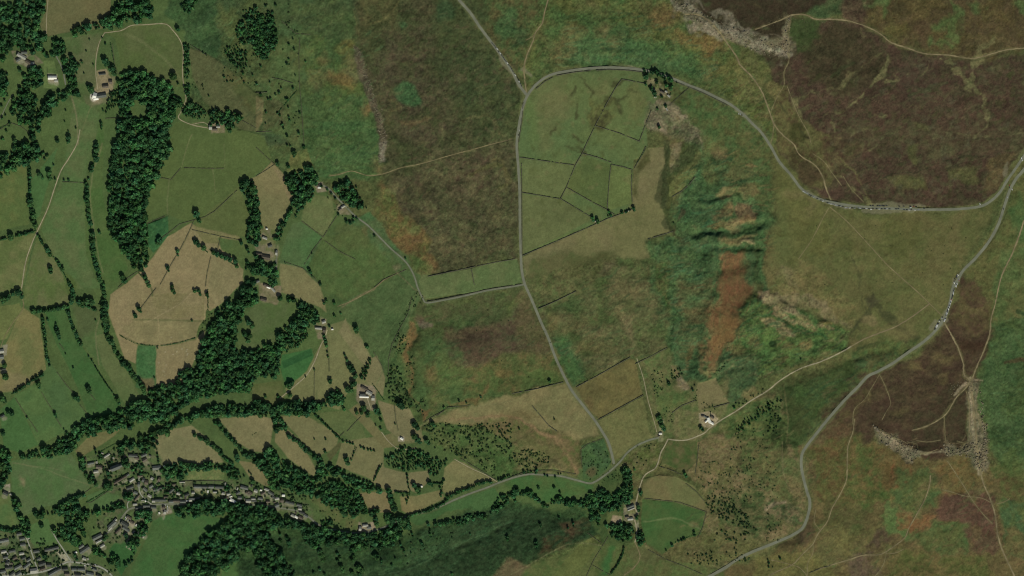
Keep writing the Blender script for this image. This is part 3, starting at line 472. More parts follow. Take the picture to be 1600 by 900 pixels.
# track lines of trodden grass
for s,wd,c,o in (("800,898 850,868 890,850 938,852",1.6,(112,110,72),.6),("540,900 620,893 680,870 740,840 800,815",1.6,(66,88,56),.7),("100,735 20,722",1,(108,112,74),.6),("20,722 60,730 100,745 145,760",1.5,(112,116,76),.6),("195,52 215,62 235,75 260,95 275,115 282,125",4,(104,108,68),.5),("112,150 120,190 122,225",2,(120,114,80),.8),("144,162 132,190 122,222",1.2,(112,112,72),.6),("160,225 155,245 145,268 141,300 144,335 148,365 153,395 160,425",1.8,(112,114,74),.7),("160,490 150,515 150,540 155,570",1.6,(112,110,74),.7),("275,5 280,10",1,(90,96,60),.3),("300,210 293,225 283,260",1.2,(118,116,76),.6),("332,262 337,300",1.2,(112,112,72),.6),("264,278 262,335",1.2,(112,114,74),.6),("350,225 352,262",1,(106,110,70),.5),("495,610 495,640",3,(70,88,50),.4),("514,460 514,580",.9,(88,96,58),.5),("535,480 575,455 585,450",3,(112,106,72),.6),("620,425 645,450 665,465",2,(110,104,70),.6),("635,600 650,560 665,530",0.5,(70,80,50),.2),("640,500 615,540 598,580 588,600",1,(92,108,64),.6),("650,462 620,500 600,540 590,555",1,(90,106,62),.6),("655,450 640,500",1.3,(100,104,64),.6),("660,665 690,645 700,640 800,628",1.2,(118,116,76),.6),("660,658 700,655 760,660 800,665",1.2,(112,106,70),.6),("400,0 390,60",.5,(80,90,50),.2),("1005,815 1050,810 1080,820 1095,828",2.5,(104,116,70),.7),("1105,825 1150,840 1190,850",1.5,(112,110,70),.6),("540,5 525,25 510,50",1.5,(86,96,56),.5),("625,0 600,30 578,38",3,(96,92,54),.6),("565,0 575,20",3,(92,92,54),.5),("553,15 560,45 563,60",3,(88,86,52),.5),("1225,600 1231,650 1228,690",1.5,(104,98,62),.6),("1222,690 1224,740 1232,760 1240,770",2,(106,100,66),.7),("1245,560 1220,612",.5,(80,90,50),.2),("1180,350 1205,340",.5,(90,90,50),.2)):
    streak(full(s),c,wd,1.6,o,.8)
# pale verges of the roads are laid with the roads
# --- trodden / bouldery crest bands
F("1030,-20 1060,-20 1085,15 1120,30 1160,45 1185,58 1215,72 1230,62 1240,75 1228,88 1195,88 1160,72 1130,60 1100,48 1060,20", (122,114,90), (84,79,56), w=6, f=5, mix='C', rough=1.4, name='rocky_ground')
F("1228,24 1238,22 1236,50 1228,70 1210,78 1190,70 1225,58", (118,108,80), (92,86,60), w=2.5, f=3, mix='C', rough=1.2)
F("1365,668 1385,672 1410,688 1435,700 1438,712 1425,722 1400,708 1380,695", (122,112,86), (86,82,58), w=4, f=3, mix='C', rough=1.4, name='rocky_ground')
F("1480,600 1512,595 1512,660 1512,692 1478,690 1440,704 1420,700 1430,650", (70,57,41), (64,58,39), w=2, f=4, mix='C')
F("1468,700 1480,688 1500,697 1513,690 1516,660 1511,625 1513,600 1520,593 1530,598 1528,640 1538,665 1545,700 1542,725 1536,738 1527,730 1518,716 1500,710 1480,710", (122,112,84), (88,84,60), w=3, f=3, mix='C', rough=1.3, name='rocky_ground')
for s_, wd_ in (("1516,592 1519,640 1525,690 1530,740",4.5),("1437,705 1455,706 1472,702",3),("1508,600 1500,606 1490,618",3.5),("1516,592 1534,594",4),("1370,668 1400,690 1420,700 1437,705",3)): streak(full(s_),(140,126,96),wd_,3,.85,1.5,var=.6)
for s_ in ("1420,705 1430,690 1455,690","1400,700 1415,690 1432,683","1478,690 1500,690 1508,680","1475,660 1476,690"): streak(full(s_),(112,98,68),1.3,1.5,.6,2,var=.8)
F("555,70 562,75 575,110 590,160 600,200 606,235 598,240 590,200 572,150 560,110", (96,88,66), (80,74,54), w=2, f=3, mix='C', rough=1.2)
F("594,225 606,225 602,250 594,252", (120,114,92), (88,84,62), w=2, f=3, mix='C')
# --- village ground: yards and gardens
F("120,720 145,712 200,695 250,715 268,745 330,750 380,750 440,770 480,790 490,812 440,800 380,790 330,792 270,795 230,815 190,850 165,850 150,815 190,775 140,760", (92,98,70), (70,90,54), w=2, f=3, mix='C', rough=.6, name='village_ground', sharp=.7)
F("-40,830 40,835 60,870 110,860 180,895 190,940 -40,940", (92,98,76), (66,84,54), w=2, f=3, mix='C', rough=.5, name='village_ground', sharp=.7)
F("88,862 100,860 118,880 112,888 100,880", (150,146,118), f=1.5); F("110,882 150,885 175,900 160,920 100,910", (122,120,100), (100,104,80), f=2, w=1, mix='C')
F("192,812 212,818 208,835 196,835", (138,132,106), f=1.5, name='car_park'); F("198,840 215,848 208,862 197,855", (142,134,110), f=1)
F("250,790 265,790 270,800 252,805", (132,124,100), f=1.5, w=1); F("292,733 350,733 350,750 292,750", (92,112,66), (106,112,70), f=2, mix='C')
F("300,762 355,762 350,782 305,775", (112,112,76), (86,100,60), f=2, w=1, mix='C')
# farmyards
F("150,110 165,108 176,130 175,142 160,148 148,160 142,150 150,138 152,120", (146,130,96), (120,112,80), f=1.5, w=1, mix='C'); blob(146,152,5,7,(214,208,184),rot=-10,op=.95,f=1.5,w=.5)
F("18,80 45,78 60,92 68,100 45,108 22,100", (128,116,92), (96,96,66), f=2, w=1.5, mix='C', op=.85)
F("68,95 84,95 90,118 92,138 68,138", (92,116,66), f=2); F("74,115 90,115 91,130 75,128", (160,140,116), f=1, w=.5, op=.85)
F("325,192 350,192 352,208 330,208", (134,118,92), (108,104,70), f=2, w=1, mix='C')
F("488,285 503,285 510,300 495,300", (128,118,92), f=2, w=1); F("528,318 545,318 548,335 530,335", (128,120,92), (92,96,62), f=2, w=1, mix='C')
F("398,358 430,358 432,405 405,402 395,380", (118,112,84), (88,98,58), f=2, w=1.5, mix='C'); F("405,440 440,445 432,475 405,470", (130,116,88), (98,98,64), f=2, w=1.5, mix='C')
F("490,500 512,498 512,530 495,530", (126,116,88), (84,98,58), f=2, w=1.5, mix='C'); F("558,600 585,605 588,640 570,640 558,625", (140,124,100), (104,100,72), f=2, w=1.5, mix='C')
F("560,815 585,815 588,830 560,832", (150,130,104), f=1.5, w=.8); F("958,805 972,808 972,820 955,815", (150,128,98), f=1.5, w=.5, name='riding_arena'); F("975,795 998,788 998,830 985,818 975,815", (124,118,92), (92,98,62), f=1.5, w=1, mix='C')
F("1093,645 1110,642 1122,655 1112,668 1102,668 1092,660", (160,142,110), (130,118,86), f=1.5, w=1, mix='C'); F("1008,118 1030,125 1042,145 1040,152 1025,148 1012,135", (118,112,78), (88,98,58), f=2, w=1, mix='C')
F("622,682 632,682 632,690 622,690", (150,140,116), f=1.2); F("0,540 12,538 10,555 0,556", (130,126,100), f=1.5); F("6,758 16,756 16,770 6,768", (150,140,118), f=1)
F("1030,655 1038,655 1036,690 1028,690", (112,112,76), f=2)
def hatch(s_, n, ln, ang, cols, op=.35, wd=1.4, spread=14):
    p = full(s_); xs = [q[0] for q in p]; ys = [q[1] for q in p]; k = 0
    while k < n:
        x = min(xs)+RNG.random()*(max(xs)-min(xs)); y = min(ys)+RNG.random()*(max(ys)-min(ys))
        if not inside(np.array([x]), np.array([y]), p)[0]: continue
        a = R(ang+RNG.normal()*spread); l = ln*(.5+RNG.random()); k += 1
        streak([(x, y), (x+l*math.cos(a)*.5, y-l*math.sin(a)*.5+RNG.normal()), (x+l*math.cos(a), y-l*math.sin(a))], cols[k % len(cols)], wd*(.6+.9*RNG.random()), 1.6, op, 1.0, var=.8)
D1, D2, L1, L2 = (36,60,38), (48,70,42), (80,106,66), (96,98,60)
streak(full("1042,222 1041,255 1034,295 1036,325 1048,352 1062,375 1078,388"),(60,66,40),9,4,.75,3,var=.9); streak(full("1050,272 1068,248 1086,226"),(60,68,40),8,4,.7,3,var=.9); streak(full("1066,330 1056,350 1052,366"),(66,56,40),5,3,.7,2,var=.7)
F("1183,461 1200,454 1260,460 1292,468 1322,500 1328,512 1306,508 1278,486 1236,480 1216,486 1200,474", (124,112,78), (100,94,60), w=5, f=5, mix='C', op=.85, rough=1.0)
streak(full("1212,484 1235,500 1262,506 1300,516"),(126,110,76),7,4,.7,3,var=.9); streak(full("1192,496 1214,512 1230,520"),(124,112,76),6,4,.7,3,var=.9)
hatch("1060,270 1130,240 1125,300 1110,380 1065,390 1050,330", 150, 14, 25, (D1,L1,D2,(52,92,58)), .4)
hatch("1014,380 1060,372 1110,400 1085,560 1056,590 1040,470", 220, 12, 10, (D1,L1,D2,(60,98,62),(88,86,54)), .4)
hatch("1160,475 1230,485 1320,520 1300,555 1200,590 1110,600 1130,560", 260, 14, 20, (D1,L1,D2,(100,96,62),(92,80,52)), .42)
hatch("1095,225 1200,240 1205,460 1180,450 1110,390 1090,280", 150, 16, 12, (D1,L1,(120,96,62),D2), .3)
hatch("860,20 1000,20 1110,90 1130,130 1000,105 860,108", 220, 16, 8, (D1,L1,D2,(56,92,56)), .35)
hatch("1098,395 1180,395 1185,480 1140,560 1095,580", 120, 16, 75, ((96,74,48),(84,88,52),(120,92,60),(70,84,50)), .3)
hatch("722,-60 860,-60 860,100 825,140", 60, 10, 40, (D2,L2,D1), .3)
hatch("470,20 590,60 605,260 480,285", 220, 10, 30, (D1,L1,D2,L2), .3)
hatch("290,0 470,0 470,260 400,210 330,110", 160, 9, 40, (D1,L1,D2), .3)
hatch("400,850 640,840 780,790 900,800 930,840 800,880 600,900", 300, 26, 24, (D1,(56,84,50),(30,52,34),(50,78,46)), .35)
hatch("640,500 830,470 870,570 830,610 690,640 620,620", 260, 12, 30, (D2,L2,(92,72,52),(56,84,48)), .3)
hatch("830,460 1010,405 1045,540 900,600 870,560", 240, 14, 25, (D2,L2,(60,88,50),(100,88,58)), .3)
hatch("1230,615 1340,560 1340,600 1260,690", 130, 16, 30, (D1,(70,92,52),D2), .3)
hatch("1215,330 1500,335 1480,500 1330,510 1210,440", 340, 12, 20, ((76,78,44),(108,104,64),(84,90,52)), .25)
hatch("1230,120 1400,90 1600,100 1600,230 1540,310 1300,300", 420, 12, 35, ((58,60,38),(94,88,58),(70,52,40),(72,70,44)), .32)
hatch("600,20 720,0 810,160 805,400 680,420 605,280", 420, 11, 35, ((58,62,40),(92,88,56),(82,64,48),(62,74,44)), .3)
hatch("1280,600 1480,520 1510,600 1500,690 1300,690", 240, 10, 20, ((60,52,38),(94,78,54),(72,66,42)), .3)
hatch("1270,700 1540,720 1590,890 1200,890", 420, 12, 40, ((60,68,40),(104,96,60),(64,90,50),(98,74,52)), .3)
hatch("1540,500 1600,490 1600,740 1550,700", 150, 10, 10, (D1,L1,D2,(56,88,52)), .35)
hatch("1100,610 1225,615 1255,790 1120,880 1040,860 1090,780", 240, 12, 20, (D2,(120,104,70),(60,86,48),(74,66,44)), .32)
hatch("1100,130 1200,120 1205,210 1180,240", 110, 11, 30, (D2,L2,(102,84,56)), .3)
for s_,c_,wd_ in (("1030,-10 1070,12 1110,32 1160,52 1200,78 1235,85",(134,126,102),5),("1085,5 1140,30 1190,55",(130,122,98),4),("1140,25 1160,40 1180,55 1240,60",(118,110,86),3)): streak(full(s_),c_,wd_,5,.6,5,var=1.1)
# --- relief: scarps, gullies and banks
for s,h,wd in (("640,500 622,545 620,600 640,640",8,9),("655,505 640,550 642,610",-7,8),("560,170 585,230",4,10),("1045,15 1120,55 1200,85",-6,9),("1130,395 1100,480 1085,570",-6,9),("1165,480 1200,460 1240,485 1290,505",7,7),("1150,530 1200,560 1260,560",-5,9),("1205,300 1205,380 1200,440 1190,500",10,26),("1165,330 1150,400 1140,470",-9,24),("1090,300 1085,400 1075,500 1075,570",-8,26),("1120,300 1165,300",6,14),("1130,345 1180,345",7,11),("1120,385 1180,378",8,10),("1130,420 1180,410",-7,10),("1110,420 1105,500 1100,570",6,16),("700,560 740,555",14,50),("690,545",10,30),("770,520 740,540",8,30),("640,520 632,580 650,640",-6,14),("1210,640 1220,690",-7,16),("1280,580 1250,640 1245,690",7,26),("1330,575 1270,640",-5,16),("1200,610 1260,580 1330,560",-6,12),("900,790 800,810 700,850",-12,34),("760,880 880,870",10,34),("680,840 600,880",8,20),("880,90 1000,100 1100,130",-7,24),("900,40 1050,70",7,24),("880,350 940,345",3,20),("1180,700 1190,760",6,18),("1130,720 1150,780",-5,18),("1210,740 1225,800",-5,14),("1060,880 1180,860",5,16),("1400,760 1450,800",8,30),("1330,780 1350,840",-7,28),("1500,800 1560,850",7,30),("1580,560 1570,660",-9,24),("500,160 520,240",6,24),("540,120 560,220",-5,18),("330,60 400,100",-7,24),("700,120 720,220",6,40),("680,320 740,340",6,34),("640,360 680,410",-5,20),("1300,130 1400,170",7,30),("1450,180 1500,240",-6,30),("1340,240 1400,270",6,26),("1400,400 1450,440",5,30),("1290,400 1330,440",-5,30),("950,470 1000,500",5,26),("880,480 900,540",-4,22),("1150,505 1210,520",6,12),("1230,470 1280,500",-5,12),("1165,60 1100,40 1040,0",6,16),("1098,312 1125,307 1152,303",-5,5),("1098,318 1125,313 1155,310",4,5),("1085,368 1150,356 1188,351",-6,5),("1090,376 1150,368 1188,362",6,6),("1098,395 1135,386 1185,388",-9,6),("1110,380 1180,376",6,6),("1105,272 1132,264",-4,4),("1178,455 1230,500 1270,515",-6,7),("1185,475 1230,492 1290,515",6,8),("1220,490 1255,520 1300,540",-4,6),("1330,560 1400,540",-5,6),("1250,560 1300,545 1330,560",3,5),("1110,580 1145,560 1190,560",4,5),("1120,590 1160,572",-4,5),("1048,490 1050,590",-4,5),("1066,470 1064,590",3,5),("880,80 950,88 1010,90",3,8),("862,92 960,100",-3,6),("940,85 1040,80",3,5),("800,815 700,860 560,900",-4,6),("1430,705 1500,700 1530,730",4,9),("1365,668 1435,705",5,8),("575,100 600,230",5,8),("568,100 592,230",-3,7),("1205,538 1208,538",-8,10),("1190,538 1195,530",3,8),("645,490 620,560",-2,5),("652,500 632,550 640,620",3,8),("740,670 860,700",2,8),("1040,180 1090,210",-4,10),("1060,165 1110,215",3,8),("1075,330 1055,400",-3,8),("1100,250 1090,300",-3,8)):
    ridge(full(s),h,wd)
# ------------------------------------------------------------------ roads, lanes, paths as lines on the map
ROADS = [  # name, width (map units), smooth line
 ('moor_road', 4.6, pts("1180,-120 1270,0 1340,80 1400,170 1460,250 1520,330 1600,445",1,0)+pts("40,525 90,592",2,0)),
 ('moor_road', 4.4, [(1640,190),(1615,222)]+pts("1590,90 1550,150 1500,220 1450,300 1400,350 1340,385 1250,402 1100,410 900,408 700,400 560,390 450,375 340,350 250,310 200,270 140,190 70,110 20,20",3,1)+pts("1560,830 1500,770 1440,710 1360,650 1280,610 1200,570 1110,535 1000,490 900,455 800,435 700,425 600,422 480,428 380,440 270,460 200,490 140,540 95,600 65,680 45,780 30,900",2,0)+pts("40,150 48,300 50,500 55,680 60,780 75,860",2,1)+pts("90,0 130,90 180,210 230,320 270,430 330,560 380,650 450,740 520,830 565,900",2,2)+pts("600,60 622,130 637,200",2,3)),
 ('moor_road', 4.8, [(1640,212)]+pts("1595,165 1560,205 1515,280 1480,380 1440,500 1380,610 1300,710 1220,790 1185,850",3,1)+pts("1155,0 1140,80 1110,170 1060,250 980,330 880,400 780,470 690,520 620,555 560,620 480,700 400,790 310,900",3,2)+pts("240,90 210,150 212,240 240,360 262,440 250,520 215,600 150,645 60,685 0,710",3,3)+pts("1500,750 1400,800 1330,850 1200,920 1050,1010",2,3)),
 ('lane', 2.5, pts("375,258 440,268 500,330 560,390 620,450 700,510 780,590 850,660 920,720 960,770 990,830 1012,900",1,1)+pts("1040,60 1065,92 1150,80 1300,50 1450,15 1600,-8",1,2)+pts("75,878",2,1)),
 ('valley_road', 3.0, pts("920,35 860,50 780,85 720,130 680,180 640,220 580,270 520,310 480,320 400,300 300,275 200,268 100,265 0,288",2,3)+pts("1510,320 1450,345 1350,380 1250,420 1150,465 1050,500 950,525 860,570 760,610 640,632 500,615 400,585 340,540 280,500 200,482 120,470 40,455",1,3)+pts("1560,455 1400,455 1250,453 1080,450 960,455 880,468 810,482 770,525 730,580 690,615 650,650",0,3)),
 ('street', 2.6, pts("-100,905 100,893 240,878 340,850 400,822 440,812 560,828 640,850 700,900 730,960",0,3)),
 ('street', 1.9, pts("320,610 360,680 400,740 445,810",0,3)),
 ('street', 2.0, pts("150,620 180,700 210,790 240,872",0,3)),
 ('street', 1.8, pts("870,280 868,340 880,390 930,440 950,452",0,3)),
 ('street', 1.5, pts("800,478 800,440 865,395",0,3)),
]
TRACKS = [ # gravel and dirt
 ('farm_track', 1.9, pts("975,45 950,95 930,130 900,220 830,270 800,340 780,420 770,470 785,520 768,550 780,620 768,690",2,3)),
 ('farm_track', 1.9, pts("975,45 1040,52 1100,48 1200,8",2,3)+pts("1230,880 1300,830 1400,770 1500,700 1600,640",2,2)+pts("80,575 200,505 330,460 450,405 520,365",3,2)),
 ('footpath', 2.0, pts("520,365 600,320 700,280 800,240 900,180 1010,98",3,2)),
 ('footpath', 1.3, pts("768,690 800,780 760,850 700,895",2,3)),
 ('footpath', 1.1, pts("385,392 500,490 640,640 740,750 850,850 930,920",3,1)+pts("1010,98 1080,165",3,2)),
 ('footpath', .8, pts("380,400 340,470 300,550 260,620 190,720",3,1)),
 ('footpath', 2.2, pts("-80,185 0,155 80,125 150,95 230,92 300,120 400,120 500,130 600,160 700,210 770,265 870,300 980,335 1130,345 1280,365 1400,335 1500,310 1640,298",3,0)),
 ('footpath', 2.3, pts("1080,90 1180,100 1270,170 1330,250 1400,350 1430,410 1500,480 1560,570 1600,670",2,0)+pts("40,780 100,850 160,900",3,0)+pts("200,70 290,130 340,200 360,270 385,330 400,375",3,1)),
 ('footpath', .8, pts("145,100 132,200 130,280 130,380 100,450 100,530 60,600 20,690",3,0)),
 ('footpath', .9, pts("38,780 28,850 16,900",3,0)),
 ('footpath', .9, pts("120,540 150,620 190,720 250,830 270,900",3,0)),
 ('footpath', 2.0, pts("235,-60 225,0 200,90 190,145 150,200 130,260 95,340 75,420 80,500 90,580",2,0)),
 ('footpath', 1.2, pts("145,215 110,240 88,250",2,0)),
 ('footpath', 2.4, pts("1640,380 1600,480 1560,600 1520,700 1470,800 1440,900",3,1)+pts("1420,100 1395,190 1385,290 1350,390 1310,480 1280,560 1270,620 1280,700 1290,800 1300,900",3,2)+pts("1310,150 1330,260 1350,330 1390,420 1420,520 1435,640 1470,750 1550,920",3,3)),
 ('footpath', 2.6, pts("1105,222 1150,300 1190,380 1220,470 1225,540 1262,575",3,2)),
 ('footpath', 2.0, pts("1262,575 1240,620 1180,680 1150,730 1100,800 1000,860 900,890",3,2)),
 ('footpath', .8, pts("697,540 740,630 765,720 740,770 712,825",3,2)),
 ('footpath', .7, pts("697,540 650,620 600,700 540,760 530,850",3,2)),
 ('footpath', .8, pts("1100,800 1105,880 1110,960",3,2)),
 ('footpath', 1.6, pts("540,-80 530,0 500,90 495,200 490,300 450,390 400,480 370,560 310,640 280,700 210,770 150,830 20,890 -60,960",3,3)),
 ('footpath', 1.7, pts("1015,270 1010,330 980,420 920,530 880,600 855,660 780,720 700,765 600,770 500,800 400,830 300,862",3,3)),
 ('footpath', .8, pts("742,745 720,830 670,900",3,3)),
 ('footpath', 1.2, pts("1120,180 1200,300 1280,430 1350,520 1400,570",3,3)),
 ('footpath', .8, pts("300,480 290,560 330,620",3,3)), ('footpath', .8, pts("282,700 280,760 250,820 245,900",3,3)),
 ('footpath', .9, pts("870,70 930,55 1000,62 1080,50",3,3)), ('footpath', .9, pts("950,130 1010,125 1060,108",3,3)),
 ('farm_track', 1.1, pts("300,-60 300,0 291,120 290,220",0,0)),
 ('farm_track', 1.3, pts("655,203 620,270 600,370 600,470 612,560",0,0)),
 ('farm_track', 1.3, pts("655,205 700,200 760,190 820,160 900,155 1030,150 1080,190 1130,260 1145,330 1140,450 1150,550 1162,620 1130,700 1118,740 1200,780 1310,802",0,0)),
 ('farm_track', .9, pts("1200,778 1270,765 1310,790",0,0)),
 ('driveway', 1.9, pts("335,285 350,345 390,430 410,530",0,0)),
 ('driveway', 1.1, pts("-60,800 0,740 40,660 80,590",0,0)),
 ('farm_track', 1.5, pts("500,-90 480,0 430,90 380,170 340,280 300,400 240,530 200,620 160,740 135,900",0,1)),
 ('footpath', .9, pts("135,900",0,1)+pts("140,60 145,130 80,220 30,300 5,370",0,2)),
 ('farm_track', 1.6, pts("445,262 430,310 400,370 370,450 320,540 240,615 150,690",1,2)),
 ('footpath', 1.1, pts("510,115 600,80 740,0",1,2)+pts("800,850 870,815 935,785",1,1)),
 ('footpath', 1.1, pts("460,200 520,190 600,170 700,197 800,185 900,150 1000,130 1100,105 1200,75 1350,35 1480,0 1600,-30",1,1)),
 ('farm_track', 1.2, pts("785,0 830,60 900,108 1000,100",1,3)), ('farm_track', 1.1, pts("1240,170 1350,230 1430,265 1505,310",1,3)),
 ('farm_track', 1.5, pts("690,640 700,700 720,760",1,2)),
 ('farm_track', 1.0, pts("780,440 820,560 850,700 890,840 905,900",2,2)),
 ('driveway', 1.2, pts("120,720 130,800",1,1)+pts("130,660 135,700",1,1)),
]
TRACKS += [('footpath', .9, pts(q, 3, i)) for i, q in ((3,"870,60 930,75 930,110"),(3,"1180,55 1240,70 1270,40 1262,0"),(2,"1240,650 1255,720 1262,800 1256,900"),(2,"1275,690 1300,760 1320,830 1340,900"),(3,"700,-20 760,20 850,60 900,100"),(3,"1090,360 1160,378 1230,400 1330,412 1390,440"),(3,"1430,450 1480,435 1510,415"),(3,"20,800 90,815 150,832 200,850 245,900"),(3,"740,760 800,755 850,730"),(0,"130,360 118,330 90,300"),(1,"470,200 520,280 600,365"),(1,"280,60 350,110 400,180 460,260"))]
WALLS = [ # dry stone walls
 ("in the walled pastures inside the road loop", [pts("685,495 640,560 590,650 520,785 465,900",2,0)+pts("440,55 395,135 340,270 303,342",2,1), pts("685,495 730,502 830,522",2,0), pts("520,785 600,810 670,832 800,885",2,0), pts("870,690 830,790 795,885",2,0), pts("48,83 200,105 388,132",2,1), pts("440,58 530,82 622,115",2,1), pts("622,128 690,142 750,160",2,1), pts("618,128 608,230 600,330 595,410",2,1), pts("60,303 180,322 295,342",2,1), pts("303,342 400,400 500,460",2,1), pts("340,270 470,345 595,412 640,440",2,1), pts("65,698 300,598 520,502 600,465 650,448 770,400",2,1), pts("750,160 745,250 752,360",2,1), pts("838,15 800,90 765,150",2,1), pts("848,595 930,570 1008,545",2,1), pts("1000,330 1060,295 1110,250 1145,205",2,1)]),
 ("along the road loop", [pts("820,450 700,437 600,435 480,441 380,453 280,472 210,505 150,555",2,0), pts("1000,502 1110,545 1200,583 1280,622 1350,660",2,0), pts("70,640 65,720 55,800 42,890",2,0), pts("60,120 62,400 63,690",2,1)]),
 ("around the small moorland farm", [pts("980,662 1040,605 1108,547",2,0)]),
 ("beside the strip fields by the lane junction", [pts("1075,828 1200,802 1350,770 1500,738 1600,722",1,1)+pts("20,717",2,1), pts("1070,85 1150,72 1300,42 1450,8 1600,-15",1,2)+pts("60,875",2,1), pts("1345,775 1365,880",1,1)]),
 ("on the bracken ground below the loop", [pts("165,130 280,80 400,20",2,2), pts("0,660 150,632 320,588",2,2), pts("400,620 540,545 650,482 740,432",2,2), pts("770,475 870,425 970,372",2,2), pts("535,825 680,745 820,668",2,2), pts("1000,780 1060,735 1150,700",2,2), pts("1260,745 1360,718",2,2), pts("125,735 180,800 230,860 280,895",2,2)]),
 ("around the bowl shaped south pastures", [pts("437,200 430,110 470,75 560,42",2,3), pts("830,415 930,425 1050,440 1150,475 1215,500",2,3), pts("1170,70 1160,150 1145,260",2,3), pts("1215,505 1190,600 1160,660",2,3), pts("920,215 1000,240 1065,268",2,3), pts("600,655 560,720 510,800 465,900",2,3), pts("505,832 560,865 610,892",2,3), pts("850,735 950,790 1080,840 1190,890",2,3), pts("470,630 560,695",2,3), pts("1085,320 1150,370 1200,430",2,3), pts("1240,890 1330,838 1420,780",2,3)]),
 ("beside the climbing valley road", [pts("0,278 100,245 250,235 400,262",2,3), pts("1280,165 1380,225 1500,300",1,3)]),
 ("in the green pastures above the hamlet", [pts("420,580 470,500 510,440",1,1), pts("285,480 350,530 418,580",1,1), pts("410,590 350,670 300,755",1,1), pts("0,200 60,165 115,128",1,1), pts("0,20 60,75 115,125",1,1), pts("190,740 290,775 370,840 400,890",1,1), pts("740,895 800,845 940,785",1,1), pts("430,605 520,670 620,720",1,1)]),
 ("on the rough slope of scattered trees", [pts("275,235 268,320 270,500 285,680 300,900",1,0), pts("100,485 170,500 230,520",1,0), pts("0,825 100,820",1,0), pts("160,130 250,210 340,215",1,0), pts("0,580 70,575",1,0), pts("1510,750 1600,800",0,0), pts("1190,280 1290,345",0,0)]),
 ("in the dry pastures below the plantation", [pts("995,207 1065,222",0,1), pts("1068,222 1130,148",0,1), pts("1150,148 1270,152 1400,152",0,1), pts("920,495 1030,450",0,1), pts("990,600 1060,550 1120,500 1210,475 1280,455 1340,420 1480,290",0,1), pts("1210,480 1180,550 1130,650 1070,750 1000,880",0,1), pts("1200,535 1370,575 1500,600",0,1), pts("1378,578 1358,665",0,1), pts("1318,700 1295,800 1285,890",0,1), pts("740,895 800,835 860,795",0,1), pts("975,0 890,110 865,150",0,2)][:11]),
 ("between the long green strip fields", [pts("355,525 410,600 470,670",0,2), pts("500,730 535,775 570,828",0,2), pts("260,650 300,720 340,780",0,2), pts("350,810 385,870",0,2), pts("95,690 170,805 235,900",0,2), pts("720,695 775,768",0,2), pts("560,660 595,700",0,2), pts("370,345 400,385",0,2), pts("390,235 525,242",0,1), pts("700,270 715,400 735,460",0,0), pts("660,740 740,735",0,0)]),
 ("around the gardens of the village", [pts("510,395 570,350",0,3), pts("540,440 570,440 690,360",0,3), pts("1120,305 1260,305 1400,303",0,3), pts("1150,310 1150,380 1155,440",0,3), pts("0,810 60,765 130,790 195,840",0,0)]),
 ("in the fields below the scrubby hill", [pts("975,55 950,160 890,270 850,350 828,450 825,580",1,2), pts("1130,800 1200,745 1260,740 1340,730",1,2), pts("1050,835 1110,800 1170,770",1,2), pts("735,400 790,490 800,520",1,2), pts("440,340 455,440 458,520",1,2), pts("365,520 362,700",1,2), pts("865,730 875,830 890,890",1,2), pts("570,895 620,840 655,805",1,2), pts("630,95 600,165",1,3), pts("520,30 550,0",1,3), pts("20,725 60,860 150,890",1,2)][:10]),
 ("beside the southeastern moor paths", [pts("260,880 330,852 390,835",3,3)]),
]
# ------------------------------------------------------------------ where the buildings stand, with their yards and lawns
HS = []   # x, y, length, width, rot(clockwise on map), roof, kind
def H(s):
    for t in s.split():
        a = t.split(','); HS.append((float(a[0]), float(a[1]), float(a[2]), float(a[3]), float(a[4]), a[5], a[6] if len(a) > 6 else 'h'))
H("6,845,16,6,-12,s,b 81,857.5,24,5.5,-13,s 57,861.5,10,5.5,-8,s 132,859,18,7,-34,s 127,854,9,5,-34,s 152,839,17,7,-27,s 156,845,14,4,-27,p 175,820,16,7,-42,s 195,819,14,7,32,s 197,827,12,5,32,s 30,834,8,5.5,-12,s 35,842,9,5.5,-12,s 36,851,9,5,-5,s 19,861,11,5,-12,s 34,865,8,5,-10,p 28,886,13,5.5,-28,s 42,884,14,5,-38,s 14,887,12,5,-8,s 19,897,10,5.5,-35,s 29,897,10,6,-32,s 53,892,12,9,-8,p 66,881,12,7,-18,s 67,889,9,5,-18,b 77,883,8,6,5,s 83,895,16,6,-30,s 92,890,9,5,-20,s 102,889,9,5.5,-5,s 116,890,8,5.5,0,s 127,890,12,5,2,s 122,898,10,5,5,s 141,897,12,6,12,s 132,873,6,5,20,p 37,872,7,5,-25,s 23,872,7,5,-30,b 12,879,8,5,-15,s 9,871,8,5,-12,s 5,893,9,6,-10,s 45,875,7,5,-30,s 105,897,8,5,0,b 148,890,7,4,20,s 155,900,9,5,25,s 6,862,9,5,-12,p 61,873,7,5,-20,s")
H("155,730,10,7,8,b 142,724,11,4,-12,s 150,737,8,5,-10,p 167,712,11,3.5,-32,p 208,712,15,6,4,s 214,716,7,5,10,b 225,711,10,5,-22,s 226,719,8,6.5,-30,b 245,731,14,8,-6,s 188,749.5,24,4.5,-31,b 198,743,9,4,-31,s 206,750,9,5,-35,p 219,744,8,4,-5,b 229,754,6,8,10,b 203,762,12,5,-18,s 217,757,4,8,5,s 244,765,9,6,-8,s 249,749,4,8,25,b 224,750,4,8,20,s 238,748,5,5,30,p 212,770,7,5,20,s 227,765,8,5,40,s 236,760,7,5,-30,s")
